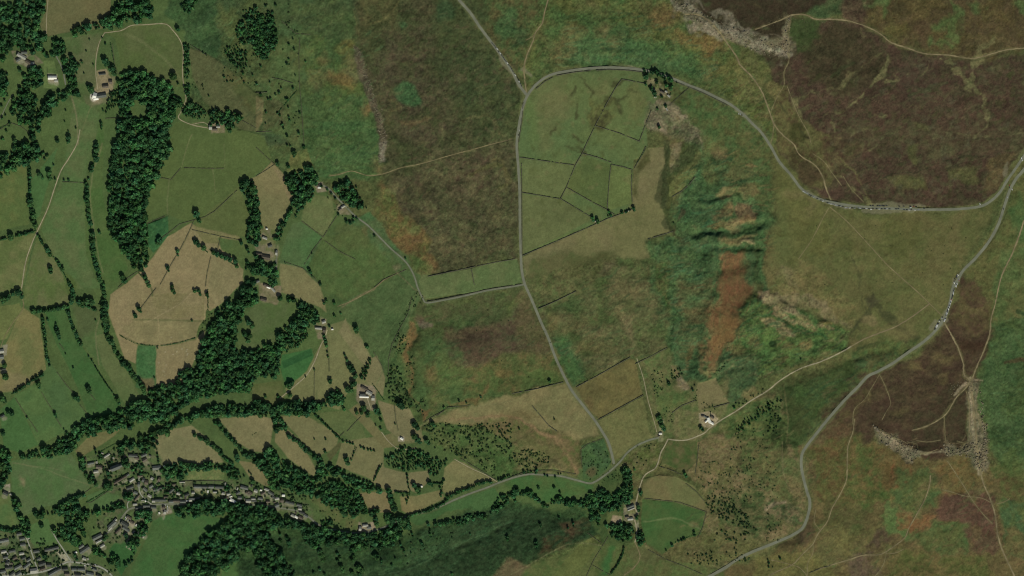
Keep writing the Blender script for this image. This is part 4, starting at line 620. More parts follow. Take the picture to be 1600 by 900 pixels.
H("251,781.5,19,5,-1,s 240,783,5,5,0,p 214,778,12,3,-48,b 234,775,7,5,30,p 229,791,11,4.5,0,s 218,794,13,2.5,-5,s 240,793,9,4,3,s 231,797,12,3,-9,b 256,793,4,7,10,b 258,800,4,8,15,p 177,818,5,5,-42,p 196,835,8,5,-35,s 206,816,8,5,30,b 220,829,19,6,-52,s 224,838,6,4,-60,p 259,777,6,4,0,b 160,853,8,5,-30,p 172,826,8,4,-42,p 185,829,12,4,-42,b 180,813,6,4,-40,p 209,832,6,4,-50,s 202,809,8,5,30,b 268,784,9,4.5,0,s 211,788,7,4,-5,p")
H("309,761,13,5,2,s,t 320,761,9,5,0,s,t 330,761,9,5,0,s,t 343,761.5,14,5,2,s,t 285,753.5,9,2.5,0,p,b 276,783,11,5,3,b 286,784,9,4.5,0,s 300,781,9,6,-5,p 292,773,8,5,-25,s 309,779,8,4.5,-8,s 382,762,13,6,15,s 372,770,7,5,-30,s 388,771,9,5,25,b 364,783,11,6,30,w 353,779,7,6,-40,b 375,778,7,5,5,s 388,783,8,6,0,p 397,782,8,5,0,s 349,771,5,5,10,p 250,763,6,4,-20,s 268,767,10,4,-40,s 279,771,6,5,10,p 272,757,6,3,-5,b 302,770,5,4,0,p 336,769,6,3,0,p 357,772,6,5,-15,p")
H("391,770,8,5,30,b 400,767,6,6,20,p 411,771,8,5,-30,b 424,771,10,5,32,s 433,779,7,5,-10,p 441,782,6,7,0,b 407,779,8,5,8,s 396,780,7,5,0,p 453,785.5,15,4.5,14,s 468,789.5,9,4.5,16,s 469,795,6,5,10,p 433,789.5,7,6,-20,s 472,801,9,5,20,s 458,806,7,5,30,p 470,809,8,5,30,b 463,808,6,4,35,w 428,777,6,5,30,s 443,774,5,4,0,w 417,765,8,4,20,p 478,806,7,5,30,s 419,784,6,4,0,b")
H("34,88,16,7,28,p 29,93,9,6,-30,s 44,97,9,6,30,b 38,82,10,6,0,s 50,99,8,5,0,p 82,121.5,14,7,0,w,w 88,126,6,6,0,p 160,115.5,11,3.5,-7,s,f 165,135,10,6,-6,b,f 158,149.5,17,8,-8,s,f 150,154,8,6,-8,w,f 148,150,6,12,15,w,f 173,128,5,7,0,b,f 336,202,8,5,0,b,f 329,199,5,9,0,p,f 341,198,6,4,0,p,f 494,289,9,4,15,b,f 499,293,5,3,0,w,f 536,323,7,4,-30,p,f 532,327,5,4,-30,b,f 414,372,8,4,20,p,f 422,384,7,5,-20,s,f 415,402,15,8,10,b,f 405,397,10,4,5,b,f 432,395,3,9,10,p,f 417,447,10,5,25,b,f 427,453,9,4,50,p,f 412,468,10,6,15,b,f 420,449,6,4,20,w,f 402,440,8,4,-20,s,f 498,513,11,4,6,p,f 507,516,4,9,10,b,f 519.5,514.5,3,2.5,0,w,f 506,503,6,5,-20,p,f 570,607,12,5,28,b,f 577,614,10,7,30,p,f 569,620,15,3.5,3,w,f 567,616,9,4,3,s,f 583,622,5,9,5,p,f 628,685.5,5,4,30,w,f 571,821,9,5,-5,p 577,824,7,6,-10,s 563,826,4,8,10,p 1019,140,8,4.5,25,s,f 1035,144,7,3,25,b,f 1041,143,4,3,25,p,f 1045,150,5,3,40,p,f 1042,171,5,2.5,60,p,f 1024,151,4,3,0,p,f 1103,652,8,3,30,s,f 1108,657,9,5,65,w,f 1112,661,7,4,30,w,f 1104,658,6,3,-40,w,f 1113,652,6,4,30,b,f 1098,650,4,3,0,b,f 985,791.5,13,4.5,-22,s,f 986,795.5,12,2.5,-22,p,f 985,811,9,5,-8,p,f 980,808,6,3,-8,b,f 1032,677.5,5,3,0,w,f 1030,681,3,2,0,b,f 659,760,3,3,0,w,f 932,346,4,3,20,p,f 983,329,4,2,-20,p,f 2,549,9,7,-10,p 3,558,6,7,0,s 5,577,9,4,-15,s 9,771,9,6,25,s 5,757,0.1,0.1,0,p 417,357.5,3,2.5,0,w,f 4,650,7,5,-30,s".replace(" 5,757,0.1,0.1,0,p",""))

_rh = random.Random(5)
for k in range(64):      # garages and garden sheds beside the village houses
    x, y, l, w_, r, ro, kd = HS[_rh.choice([q for q in range(len(HS)) if HS[q][6] in 'ht' and HS[q][0] < 500 and HS[q][1] > 700])]
    a = _rh.uniform(0, 6.28); d = max(l, w_)*.55+_rh.uniform(2, 5); X, Y = x+d*math.cos(a), y+d*math.sin(a)
    if any(math.hypot(X-q[0], Y-q[1]) < (q[2]+3)*.5 for q in HS): continue
    HS.append((round(X, 1), round(Y, 1), _rh.uniform(2.6, 4.5), _rh.uniform(2, 3), r+_rh.choice((0, 90, 45)), _rh.choice('pwpsb'), 'b'))
for x, y, l, w_, r, ro, kd in HS:
    a = R(r); nx, ny = -math.sin(a), math.cos(a)
    if kd in 'htbw':
        blob(x+nx*w_*.9, y+ny*w_*.9, l*.55, w_*.6, (136,132,106), rot=r, op=.6, f=2, w=1)
        blob(x-nx*w_*1.3, y-ny*w_*1.3, l*.5, w_*.8, (72,104,58), rot=r, op=.6, f=2, w=1)
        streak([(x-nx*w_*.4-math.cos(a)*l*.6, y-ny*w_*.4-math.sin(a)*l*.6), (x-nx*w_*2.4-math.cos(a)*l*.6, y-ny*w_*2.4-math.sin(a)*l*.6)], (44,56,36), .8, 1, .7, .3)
    else: blob(x, y, l*.8, w_*1.2, (134,122,94), rot=r, op=.45, f=3, w=2)
# ------------------------------------------------------------------ worn verges, then relief and the ground meshes
for nm, wd, p in ROADS:
    streak(p, (98,100,62) if nm=='moor_road' else (84,92,58), wd+3.0, 2.0, .6, .5, rough=.05, var=.4)
for s_ in ("1365,322 1400,321 1445,322","1350,328 1400,330 1445,330","1262,298 1290,315 1330,326","770,66 790,100 812,135","1490,438 1485,470 1475,498","1462,505 1455,512","1478,500 1470,508","1500,432 1495,440","985,106 1000,108","1150,172 1162,180","1575,255 1572,275","818,108 830,118"):
    streak(full(s_), (120,114,88), 5.5, 2.5, .55, 1.0, rough=.05, var=.7)
for nm, wd, p in TRACKS:
    streak(p, (104,100,62), wd+1.2, 1.6, .45, .5, rough=.15, var=.6)
for place, ws in WALLS:
    for p in ws:
        if p: streak([(a, b) for a, b in p], (68,76,44), 1.7, 1.4, .6, .3, rough=.2, smooth=False)
# fine grain of the rough covers: tussocks, heather stems, bare spots
RC = np.clip(ROUGH, 0, 1.2)[..., None]; n1 = vnoise(3.4, 201); n2 = fbm(14, 202, 3, .7); n3 = vnoise(2.0, 203)
CAN *= np.clip(1+RC*(.19*ND+.17*n1+.09*n2)[..., None]+.03*ND[..., None], .4, 1.8)
CAN *= 1+RC*np.stack([.03*n2+.07*n3, -.01*n2+.02*n1, .03*n3], -1)
Z = RELIEF*.85
Z += ROUGH*(NA*2.2 + NB*1.1 + NC*.42) + ROUGH*ND*.10
Z += 3.0*vnoise(300, 91)+2.0*vnoise(150, 92)
edge = np.minimum(np.minimum(GX-X0, X1-GX), np.minimum(GY-Y0, Y1-GY)); Z *= sm(0, 60, edge)
def zat(x, y):
    """ground height under map point (bilinear)"""
    u = (x-X0)/CELL; v = (y-Y0)/CELL
    i = int(min(max(u, 0), NX-2)); j = int(min(max(v, 0), NY-2)); fu = min(max(u-i, 0), 1); fv = min(max(v-j, 0), 1)
    return float((Z[j, i]*(1-fu)+Z[j, i+1]*fu)*(1-fv)+(Z[j+1, i]*(1-fu)+Z[j+1, i+1]*fu)*fv)
def W(x, y, dz=0.0): return (PX(x), PY(y), zat(x, y)+dz)

def mat(name, col=None, rough=.9, attr=None, noise=None, gain=1.0, spec=.15, var=None, metal=0):
    """plain procedural material; noise=(scale, lo, hi) multiplies the colour, var = per-object brightness range"""
    m = bpy.data.materials.new(name); m.use_nodes = True; nt = m.node_tree; b = nt.nodes['Principled BSDF']
    b.inputs['Roughness'].default_value = rough; b.inputs['Specular IOR Level'].default_value = spec; b.inputs['Metallic'].default_value = metal
    if attr:
        a = nt.nodes.new('ShaderNodeAttribute'); a.attribute_name = attr; src = a.outputs['Color']
    else:
        a = nt.nodes.new('ShaderNodeRGB'); a.outputs[0].default_value = tuple(lin(col))+(1,); src = a.outputs[0]
    def mul(src, fac):
        v = nt.nodes.new('ShaderNodeVectorMath'); v.operation = 'SCALE'; nt.links.new(src, v.inputs[0])
        if isinstance(fac, float): v.inputs['Scale'].default_value = fac
        else: nt.links.new(fac, v.inputs['Scale'])
        return v.outputs[0]
    if noise:
        g = nt.nodes.new('ShaderNodeNewGeometry'); n = nt.nodes.new('ShaderNodeTexNoise'); n.inputs['Scale'].default_value = noise[0]; n.inputs['Detail'].default_value = 3
        nt.links.new(g.outputs['Position'], n.inputs['Vector'])
        r = nt.nodes.new('ShaderNodeMapRange'); r.inputs[1].default_value = .3; r.inputs[2].default_value = .7; r.inputs[3].default_value = noise[1]; r.inputs[4].default_value = noise[2]
        nt.links.new(n.outputs['Fac'], r.inputs[0]); src = mul(src, r.outputs[0])
    if var:
        o = nt.nodes.new('ShaderNodeObjectInfo'); r = nt.nodes.new('ShaderNodeMapRange'); r.inputs[3].default_value = var[0]; r.inputs[4].default_value = var[1]
        nt.links.new(o.outputs['Random'], r.inputs[0]); src = mul(src, r.outputs[0])
    src = mul(src, float(gain)); nt.links.new(src, b.inputs['Base Color'])
    return m
GAIN = 1.0
def arrays_mesh(name, V, Fc, cols=None, smooth=False):
    """V (n,3), Fc (m,k) same-size faces, cols (n,3) linear"""
    me = bpy.data.meshes.new(name); V = np.asarray(V, np.float32); Fc = np.asarray(Fc, np.int32); k = Fc.shape[1]
    me.vertices.add(len(V)); me.vertices.foreach_set('co', V.ravel())
    me.loops.add(Fc.size); me.loops.foreach_set('vertex_index', Fc.ravel())
    me.polygons.add(len(Fc)); me.polygons.foreach_set('loop_start', np.arange(0, Fc.size, k, dtype=np.int32))
    try: me.polygons.foreach_set('loop_total', np.full(len(Fc), k, np.int32))
    except Exception: pass
    if smooth: me.polygons.foreach_set('use_smooth', np.ones(len(Fc), bool))
    me.update(calc_edges=True)
    if cols is not None:
        a = me.color_attributes.new('cover', 'FLOAT_COLOR', 'POINT')
        c = np.ones((len(V), 4), np.float32); c[:, :3] = cols; a.data.foreach_set('color', c.ravel())
    return me
def link(name, me, parent=None, mats=(), loc=(0,0,0), rz=0.0, scale=None, **props):
    o = bpy.data.objects.new(name, me)
    if me is not None:
        for m in mats: me.materials.append(m)
    COL.objects.link(o); o.parent = parent; o.location = loc; o.rotation_euler[2] = rz
    if scale is not None: o.scale = scale
    for k, v in props.items(): o[k] = v
    return o
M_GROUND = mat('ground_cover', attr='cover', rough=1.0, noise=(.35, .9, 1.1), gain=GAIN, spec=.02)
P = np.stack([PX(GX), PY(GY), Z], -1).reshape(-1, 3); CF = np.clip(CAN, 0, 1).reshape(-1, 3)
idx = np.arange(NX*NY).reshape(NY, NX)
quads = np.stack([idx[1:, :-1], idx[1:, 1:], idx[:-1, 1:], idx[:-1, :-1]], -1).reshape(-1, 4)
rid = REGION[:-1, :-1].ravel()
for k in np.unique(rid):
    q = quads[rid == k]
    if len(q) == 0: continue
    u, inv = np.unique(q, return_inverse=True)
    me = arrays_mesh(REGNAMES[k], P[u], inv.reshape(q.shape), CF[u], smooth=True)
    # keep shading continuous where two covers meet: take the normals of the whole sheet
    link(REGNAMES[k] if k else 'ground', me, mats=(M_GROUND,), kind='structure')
# land beyond the survey
bx = np.array([-30000, -12000, -5000, -2500, -1200, -500]+[X0]+list(np.linspace(X0, X1, 25)[1:-1])+[X1]+[2100, 2900, 4200, 7000, 14000, 32000.])
by = np.array([-30000, -12000, -5000, -2500, -1100, -400]+[Y0]+list(np.linspace(Y0, Y1, 15)[1:-1])+[Y1]+[1400, 2200, 3500, 6000, 13000, 31000.])
BX, BY = np.meshgrid(bx, by); ix = np.arange(BX.size).reshape(BX.shape); q = []
for j in range(len(by)-1):
    for i in range(len(bx)-1):
        cx = (bx[i]+bx[i+1])/2; cy = (by[j]+by[j+1])/2
        if X0 < cx < X1 and Y0 < cy < Y1: continue
        q.append((ix[j+1, i], ix[j+1, i+1], ix[j, i+1], ix[j, i]))
me = arrays_mesh('outer_ground', np.stack([PX(BX), PY(BY), BX*0], -1).reshape(-1, 3), np.array(q))
mo = mat('outer_cover', (82,88,52), rough=1.0, noise=(.004, .6, 1.3), gain=GAIN, spec=.02)
link('distant_ground', me, mats=(mo,), kind='structure')

# ------------------------------------------------------------------ roads and tracks as draped ribbons
def ribbon(name, p, wd, dz, m, jit=0.0, flat=False, **props):
    q = smoothline(p, 2.5); n = len(q); V = []; Fc = []
    for k, (x, y) in enumerate(q):
        a = q[max(0, k-1)]; b = q[min(n-1, k+1)]; tx, ty = b[0]-a[0], b[1]-a[1]; L = math.hypot(tx, ty)+1e-9; nx, ny = -ty/L, tx/L
        w = wd*(1+jit*random.uniform(-1, 1))/2; w2 = wd*(1+jit*random.uniform(-1, 1))/2
        zc = max(zat(x+nx*s*wd/2, y+ny*s*wd/2) for s in (-1, -.5, 0, .5, 1))
        for s, ww in ((1, w), (.33, w), (-.33, w2), (-1, w2)):
            V.append((PX(x+nx*s*ww), PY(y+ny*s*ww), (zc if flat else max(zat(x+nx*s*ww, y+ny*s*ww), zc-.6))+dz))
    for k in range(n-1):
        for s in range(3): a = k*4+s; Fc.append((a, a+4, a+5, a+1))
    me = arrays_mesh(name, V, np.array(Fc)); return link(name, me, mats=(m,), **props)
M_ASPH = mat('worn_asphalt', (112,113,92), noise=(.05, .86, 1.12), gain=GAIN)
M_LANE = mat('lane_asphalt', (112,114,92), noise=(.08, .8, 1.12), gain=GAIN)
M_STREET = mat('village_asphalt', (146,146,128), noise=(.1, .8, 1.12), gain=GAIN)
M_TRK = mat('pale_gravel', (152,142,110), noise=(.07, .7, 1.15), gain=GAIN)
M_PATH = mat('trodden_earth', (130,116,82), noise=(.05, .6, 1.2), gain=GAIN)
M_DRV = mat('driveway_gravel', (112,114,98), noise=(.1, .8, 1.1), gain=GAIN)
for k, (nm, wd, p) in enumerate(ROADS):
    ribbon('road' if nm == 'moor_road' else nm, p, wd*.93, .30+.02*k, M_ASPH if nm == 'moor_road' else (M_STREET if nm == 'street' else M_LANE), jit=.09, flat=True, kind='structure')
for k, (nm, wd, p) in enumerate(TRACKS):
    ribbon(nm, p, wd*(.82 if nm == 'footpath' else .95), .16+.002*k, {'footpath': M_PATH, 'farm_track': M_TRK, 'driveway': M_DRV}[nm], jit=.45 if nm == 'footpath' else .2, kind='structure')
# ------------------------------------------------------------------ describing which one: words from landmarks
LM = [("the walled hall grounds",(40,100)),("the white roofed farm",(155,130)),("the long dark plantation",(218,250)),("the scrubby upper wood",(400,50)),
 ("the tree ringed cottage",(345,190)),("the clump above the lane",(470,270)),("the lane side farm",(534,322)),("the hamlet in the trees",(415,400)),
 ("the straw coloured hay meadow",(265,480)),("the farm by the wooded beck",(500,515)),("the small green crop strip",(465,565)),("the grey roofed hill farm",(573,612)),
 ("the gravestones by the church",(178,722)),("the long terrace row",(325,762)),("the village crossroads",(205,790)),("the pale school yard",(203,850)),
 ("the bottom left estate",(30,870)),("the lone roadside house",(571,822)),("the moorland farm",(1020,135)),("the cottage below the pastures",(932,345)),
 ("the road junction",(820,150)),("the white roofed barnyard",(1107,657)),("the house at the track bend",(1032,678)),("the wooded valley farm",(985,800)),
 ("the green oval pasture",(1050,820)),("the curved rocky crest",(1400,690)),("the rocky path junction",(1520,600)),("the upper rocky crest",(1180,60)),
 ("the bracken bowl",(1207,537)),("the diagonal footpath",(1400,400)),("the long rocky edge",(590,160)),("the pale strip fields",(730,435)),
 ("the round bracken hill",(730,560)),("the pond hollow",(415,505)),("the left edge fields",(20,400)),("the southeast road bend",(1262,790)),
 ("the valley road lay-by",(770,755)),("the dark green slope",(780,840)),("the grassy strip paddocks",(110,620)),("the lower south lawn",(300,850)),("the two scrub hillocks",(700,700))]
ORD = ["", "second ", "third ", "fourth ", "fifth ", "sixth ", "seventh ", "eighth ", "ninth ", "tenth ", "eleventh ", "twelfth ", "thirteenth ", "fourteenth ", "fifteenth ", "sixteenth ", "seventeenth ", "eighteenth ", "nineteenth ", "twentieth "]
SECT = ["right of", "upper right of", "above", "upper left of", "left of", "lower left of", "below", "lower right of"]
def describe(items, adj):
    """items: (x, y); adj(k) gives the words for the thing itself; returns one label per item, all different"""
    cells = {}
    for k, (x, y) in enumerate(items):
        m = min(range(len(LM)), key=lambda q: (LM[q][1][0]-x)**2+(LM[q][1][1]-y)**2)
        a = math.atan2(LM[m][1][1]-y, x-LM[m][1][0]); s = int(round(a/(math.pi/4))) % 8
        cells.setdefault((adj(k), m, s), []).append((math.hypot(x-LM[m][1][0], y-LM[m][1][1]), k))
    out = [None]*len(items)
    for (ad, m, s), l in cells.items():
        l.sort()
        for n, (d, k) in enumerate(l):
            if len(l) == 1: t = f"{ad} {SECT[s]} {LM[m][0]}"
            else: t = f"{ad}, {(ORD[n] if n < len(ORD) else 'far ')}nearest, {SECT[s]} {LM[m][0]}"
            out[k] = t
    return out

# ------------------------------------------------------------------ dry stone walls
M_WALL = mat('mossy_gritstone', (84,82,66), noise=(.5, .55, 1.4), gain=GAIN)
def strip_mesh(name, p, wd, h, rag, step=1.6, dz=-.3):
    q = []
    for k in range(len(p)-1):
        a, b = p[k], p[k+1]; n = max(1, int(math.hypot(b[0]-a[0], b[1]-a[1])/step))
        q += [(a[0]+(b[0]-a[0])*t/n, a[1]+(b[1]-a[1])*t/n) for t in range(n)]
    q.append(p[-1][:2]); V = []; Fc = []
    gate = 0
    for k, (x, y) in enumerate(q):
        a = q[max(0, k-1)]; b = q[min(len(q)-1, k+1)]; tx, ty = b[0]-a[0], b[1]-a[1]; L = math.hypot(tx, ty)+1e-9; nx, ny = -ty/L, tx/L
        j = random.uniform(-.12, .12); z = zat(x, y); hh = h*(1+rag*random.uniform(-1, 1))*(.45 if random.random() < .07 else 1); w2 = wd/2/SC*(1+rag*random.uniform(-.5, .5))
        for s, u, zz in ((1, 1.0, dz), (1, .7, hh), (-1, .7, hh), (-1, 1.0, dz)):
            V.append((PX(x+nx*(s*u*w2+j)), PY(y+ny*(s*u*w2+j)), z+zz))
        gate = 2 if random.random() < .03 and 3 < k < len(q)-4 else gate-1
        if k and gate <= 0:
            c = k*4
            for s in range(3): Fc.append((c-4+s, c+s, c+s+1, c-3+s))
    n = len(q)*4; Fc.append((0, 1, 2, 3)); Fc.append((n-1, n-2, n-3, n-4))
    return arrays_mesh(name, V, np.array(Fc))
wl = [(p, place) for place, ws in WALLS for p in ws]
mid = [(sum(a[0] for a in p)/len(p), sum(a[1] for a in p)/len(p)) for p, _ in wl]
def wlen(p): return sum(math.hypot(p[k+1][0]-p[k][0], p[k+1][1]-p[k][1]) for k in range(len(p)-1))
lab = describe(mid, lambda k: ('long ' if wlen(wl[k][0]) > 70 else 'short ')+('bent ' if len(wl[k][0]) > 4 else 'straight ')+'dry stone wall')
for k, (p, place) in enumerate(wl):
    link('dry_stone_wall', strip_mesh('dry_stone_wall', p, *((1.7, 1.9) if 'loop' in place or 'lane junction' in place else (1.1, 1.35)), .25), mats=(M_WALL,), kind='thing', label=lab[k], category='wall', group='dry stone walls '+place)

# ------------------------------------------------------------------ foliage
def leaf_quads(n, rng, lobes, size, shell=.35, flat=.75):
    """quads scattered through lobes (cx,cy,cz,r)"""
    L = np.array(lobes); pr = L[:, 3]**2; pick = rng.choice(len(L), n, p=pr/pr.sum())
    d = rng.normal(0, 1, (n, 3)); d /= np.linalg.norm(d, axis=1)[:, None]; d[:, 2] = np.where(rng.random(n) < .65, np.abs(d[:, 2]), d[:, 2])
    rad = 1-shell*rng.random(n)**1.5
    c = L[pick, :3]+d*(L[pick, 3]*rad)[:, None]*np.array([1, 1, flat])
    nn = d+rng.normal(0, .55, (n, 3)); nn /= np.linalg.norm(nn, axis=1)[:, None]
    t = np.cross(nn, rng.normal(0, 1, (n, 3))); t /= np.linalg.norm(t, axis=1)[:, None]; b = np.cross(nn, t)
    s = size*(.6+.8*rng.random(n))[:, None]
    V = np.stack([c-t*s-b*s*.7, c+t*s-b*s*.7, c+t*s+b*s*.7, c-t*s+b*s*.7], 1)
    return V.reshape(-1, 3), np.arange(4*n).reshape(n, 4), pick, d[:, 2]
def lobeset(rng, kind):
    if kind == 'conifer': return [(0, 0, .3+.33*k, .62-.13*k) for k in range(5)]
    L = [(0, 0, 1.0, .62)]; n = 7 if kind == 'round' else 6
    for k in range(n):
        a = 2*math.pi*k/n+rng.uniform(-.3, .3); r = rng.uniform(.42, .62) if kind == 'round' else rng.uniform(.3, .75)
        L.append((r*math.cos(a), r*math.sin(a)*(1 if kind == 'round' else .7), rng.uniform(.65, 1.05), rng.uniform(.32, .47)))
    L.append((rng.uniform(-.2, .2), rng.uniform(-.2, .2), 1.32, .36)); return L
def core_quads(lobes, k=.72):
    """rough dark inner mass: a squashed octagonal lump per lobe"""
    V = []; Fc = []
    for cx, cy, cz, r in lobes:
        o = len(V); r = r*k
        for lv, (zz, rr) in enumerate(((-.7, .55), (0, 1), (.62, .62))):
            for a in range(6): V.append((cx+r*rr*math.cos(a*math.pi/3), cy+r*rr*math.sin(a*math.pi/3), cz+zz*r))
        for lv in range(2):
            for a in range(6): Fc.append((o+lv*6+a, o+lv*6+(a+1) % 6, o+lv*6+6+(a+1) % 6, o+lv*6+6+a))
        Fc.append((o+12, o+13, o+14, o+15)); Fc.append((o+12, o+15, o+16, o+17))
    return np.array(V), np.array(Fc)
def crown_arrays(kind, seed, n, size, tint, core=True):
    rng = np.random.default_rng(seed); lb = lobeset(rng, kind)
    V, Fc, pick, up_ = leaf_quads(n, rng, lb, size)
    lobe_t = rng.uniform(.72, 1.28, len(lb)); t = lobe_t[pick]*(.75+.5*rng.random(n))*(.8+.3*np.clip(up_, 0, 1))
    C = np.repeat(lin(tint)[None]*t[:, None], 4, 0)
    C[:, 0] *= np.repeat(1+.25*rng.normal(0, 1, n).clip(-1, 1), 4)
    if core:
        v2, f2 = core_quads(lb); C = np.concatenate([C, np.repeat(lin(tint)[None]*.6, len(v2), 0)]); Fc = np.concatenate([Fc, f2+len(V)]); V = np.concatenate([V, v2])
    return V, Fc, C
M_LEAF = mat('foliage', attr='cover', rough=.8, gain=.88, spec=.1, var=(.75, 1.25))
M_CANOPY = mat('canopy_foliage', attr='cover', rough=.8, gain=.86, spec=.1)
M_BARK = mat('bark', (62,54,42), noise=(1.2, .6, 1.3), gain=GAIN)
def trunk_mesh(name, seed, conifer=False):
    rng = random.Random(seed); V = []; Fc = []
    def tube(P_, R_):
        o = len(V)
        for (x, y, z), r in zip(P_, R_):
            for a in range(6): V.append((x+r*math.cos(a*math.pi/3), y+r*math.sin(a*math.pi/3), z))
        for k in range(len(P_)-1):
            for a in range(6): Fc.append((o+k*6+a, o+k*6+(a+1) % 6, o+k*6+6+(a+1) % 6, o+k*6+6+a))
    tube([(0, 0, -.15), (0, 0, .1), (.02, .01, .5), (.0, .03, 1.1)], [.11, .075, .06, .03])
    if not conifer:
        for k in range(4):
            a = k*1.57+rng.uniform(-.4, .4); tube([(0, 0, .4), (.22*math.cos(a), .22*math.sin(a), .66), (.45*math.cos(a), .45*math.sin(a), .95)], [.04, .03, .012])
    return arrays_mesh(name, V, np.array(Fc))
LEAF = (54,104,54)
PROTO = []
for k in range(9):
    kind = 'conifer' if k >= 7 else ('round' if k % 2 == 0 else 'long')
    tint = [(56,100,54), (52,94,52), (68,106,56), (56,100,60), (48,86,50), (72,110,62), (64,98,50), (40,74,46), (44,78,48)][k]
    V, Fc, C = crown_arrays(kind, 40+k, 420, .105, tint); cr = arrays_mesh('crown', V, Fc, C); cr.materials.append(M_LEAF)
    tr = trunk_mesh('trunk', k, kind == 'conifer'); tr.materials.append(M_BARK); PROTO.append((kind, cr, tr))
# --- where the trees stand
SINGLE = []   # x, y, r
def S(i, j, s): SINGLE.extend(pts(s, i, j))
S(0,0,"655,385,28 668,400,22 700,430,24 715,460,20 740,510,18 1083,480,28 1112,522,9 1112,183,18 940,108,22 570,560,26 555,545,18 512,390,11 525,458,8 1195,650,22 430,860,18 428,885,16 360,880,16 632,770,12 635,790,10 660,275,10 640,240,7 635,805,8 428,822,7 410,690,7 475,800,7 405,760,6 583,405,6 540,215,6 560,248,6 540,320,6 125,440,16 160,480,14 180,520,14 45,465,14 45,595,10 30,630,10 10,660,10 85,620,16 15,740,12 35,720,10 20,870,12 40,820,10 10,870,9 90,880,20 60,770,10 645,690,8 1305,600,7 1270,330,6 1290,345,6 1455,385,8 1490,410,8 1520,460,10 1525,515,9 1465,405,6 1400,480,9 1420,510,8 1580,470,8 445,355,16 455,385,16 490,410,14 480,430,12 470,590,12 498,600,11")
S(0,1,"335,132,10 305,180,22 312,215,20 245,195,18 265,210,14 400,225,10 430,228,9 345,220,8 555,218,9 622,555,14 315,780,20 318,800,16 1230,440,26 1240,475,18 1250,485,12 1000,600,24 985,620,16 1108,670,15 1112,695,10 1048,775,15 1055,795,10 765,830,20 778,860,20 1225,612,20 1240,632,18 1275,650,20 1335,680,18 1358,690,20 1385,700,20 1412,712,20 1440,722,20 1470,735,20 1480,765,16 1510,620,16 1545,655,14 1555,680,12 1075,890,14 1545,740,14 1560,770,18 1585,780,20 1550,860,20 1585,870,22 905,830,18 915,855,16 930,885,18 275,55,9 290,75,9 280,95,9 300,70,8 265,60,8 1540,240,26 1515,250,22")
S(1,0,"60,38,10 122,32,11 232,245,9 205,278,10 240,310,8 205,370,8 193,400,10 30,415,9 245,470,6 87,515,9 30,595,10 75,620,9 92,618,9 145,580,12 158,550,7 122,592,8 232,550,10 198,620,11 202,672,7 63,703,9 135,708,9 150,722,9 205,732,9 210,752,11 273,705,9 165,778,10 172,803,9 268,832,11 195,850,10 310,385,7 60,772,6 5,525,10 185,618,8")
S(1,1,"240,60,20 238,78,12 300,22,12 137,125,18 202,142,14 315,148,22 215,12,10 195,8,8 690,400,8 627,270,8 410,265,10 445,285,9 470,310,9 495,340,10 515,440,9 565,485,13 590,495,13 608,485,11 610,462,9 630,465,8 740,575,9 935,717,8 340,800,16 330,785,12 402,875,12 350,825,8 183,745,6 350,685,6 500,290,8")
S(2,0,"870,560,16 890,580,18 990,555,16 965,535,13 905,515,13 935,605,11 920,795,15 960,665,13 1030,517,6 835,530,10 910,680,9 875,545,10 895,600,12 1000,540,12")
S(2,1,"505,462,14 507,478,12 532,472,14 536,490,13 760,400,13 764,415,10 688,430,12 735,415,9 605,425,12 615,445,12 600,450,8 1010,492,6 710,428,9 720,422,8")
S(0,2,"25,70,24 50,60,24 115,30,24 135,55,20 80,40,18 20,85,16 350,225,9 350,245,14 358,270,18 366,300,18 372,318,12 598,203,7 555,428,10 575,455,8 597,495,8 735,700,20 745,720,14 715,675,8 768,760,9 240,600,20 245,622,12 265,540,14 310,485,14 475,685,22 490,700,16 550,625,18 560,650,20 345,790,14 352,808,9 35,555,26 30,485,18 15,695,24 30,710,18 50,775,16 75,785,18 868,130,20 880,148,12 840,165,14 848,180,14 1080,15,16 1090,30,12 1215,20,14 1240,18,16 1252,40,14 1295,38,15 1298,55,10 1200,205,8 170,812,8 400,885,6 458,500,8 410,412,6 965,560,8 1555,215,22 1575,240,20 1530,290,22 1560,300,24 1550,330,18 985,375,7 300,200,10 1175,520,24 1345,845,14 1370,850,20 1385,880,20")
S(1,2,"150,65,22 215,600,24 208,620,20 213,670,18 140,680,12 60,680,11 625,255,22 628,272,16 693,368,15 463,578,18 466,592,12 555,420,12 568,450,12 585,490,22 600,512,24 620,550,22 610,600,26 575,635,24 595,640,18 660,560,14 690,530,12 680,570,10 355,135,18 370,150,14 900,725,26 915,745,20 755,768,24 770,785,18 675,750,24 700,795,20 630,780,16 660,780,16 990,855,22 1008,875,18 1100,845,16 1112,858,14 235,585,8 365,510,7 310,555,7 435,335,15 440,360,14 450,430,8 445,400,7 425,95,13 490,95,12 490,175,12 440,80,10 530,160,8 1175,748,9 1405,682,8 1315,718,7 1270,708,7 780,825,12 780,880,10 870,850,7 748,857,7 550,760,12 540,740,10 190,610,13 475,665,18 520,700,18 430,320,14 425,300,12 460,240,9")
S(2,2,"235,583,13 975,590,14 983,602,12 920,812,20 932,832,16 935,860,20 950,880,18 1130,640,10 1180,875,14 1192,888,12 1390,750,10 45,880,8 265,820,9")
S(3,2,"205,445,8")
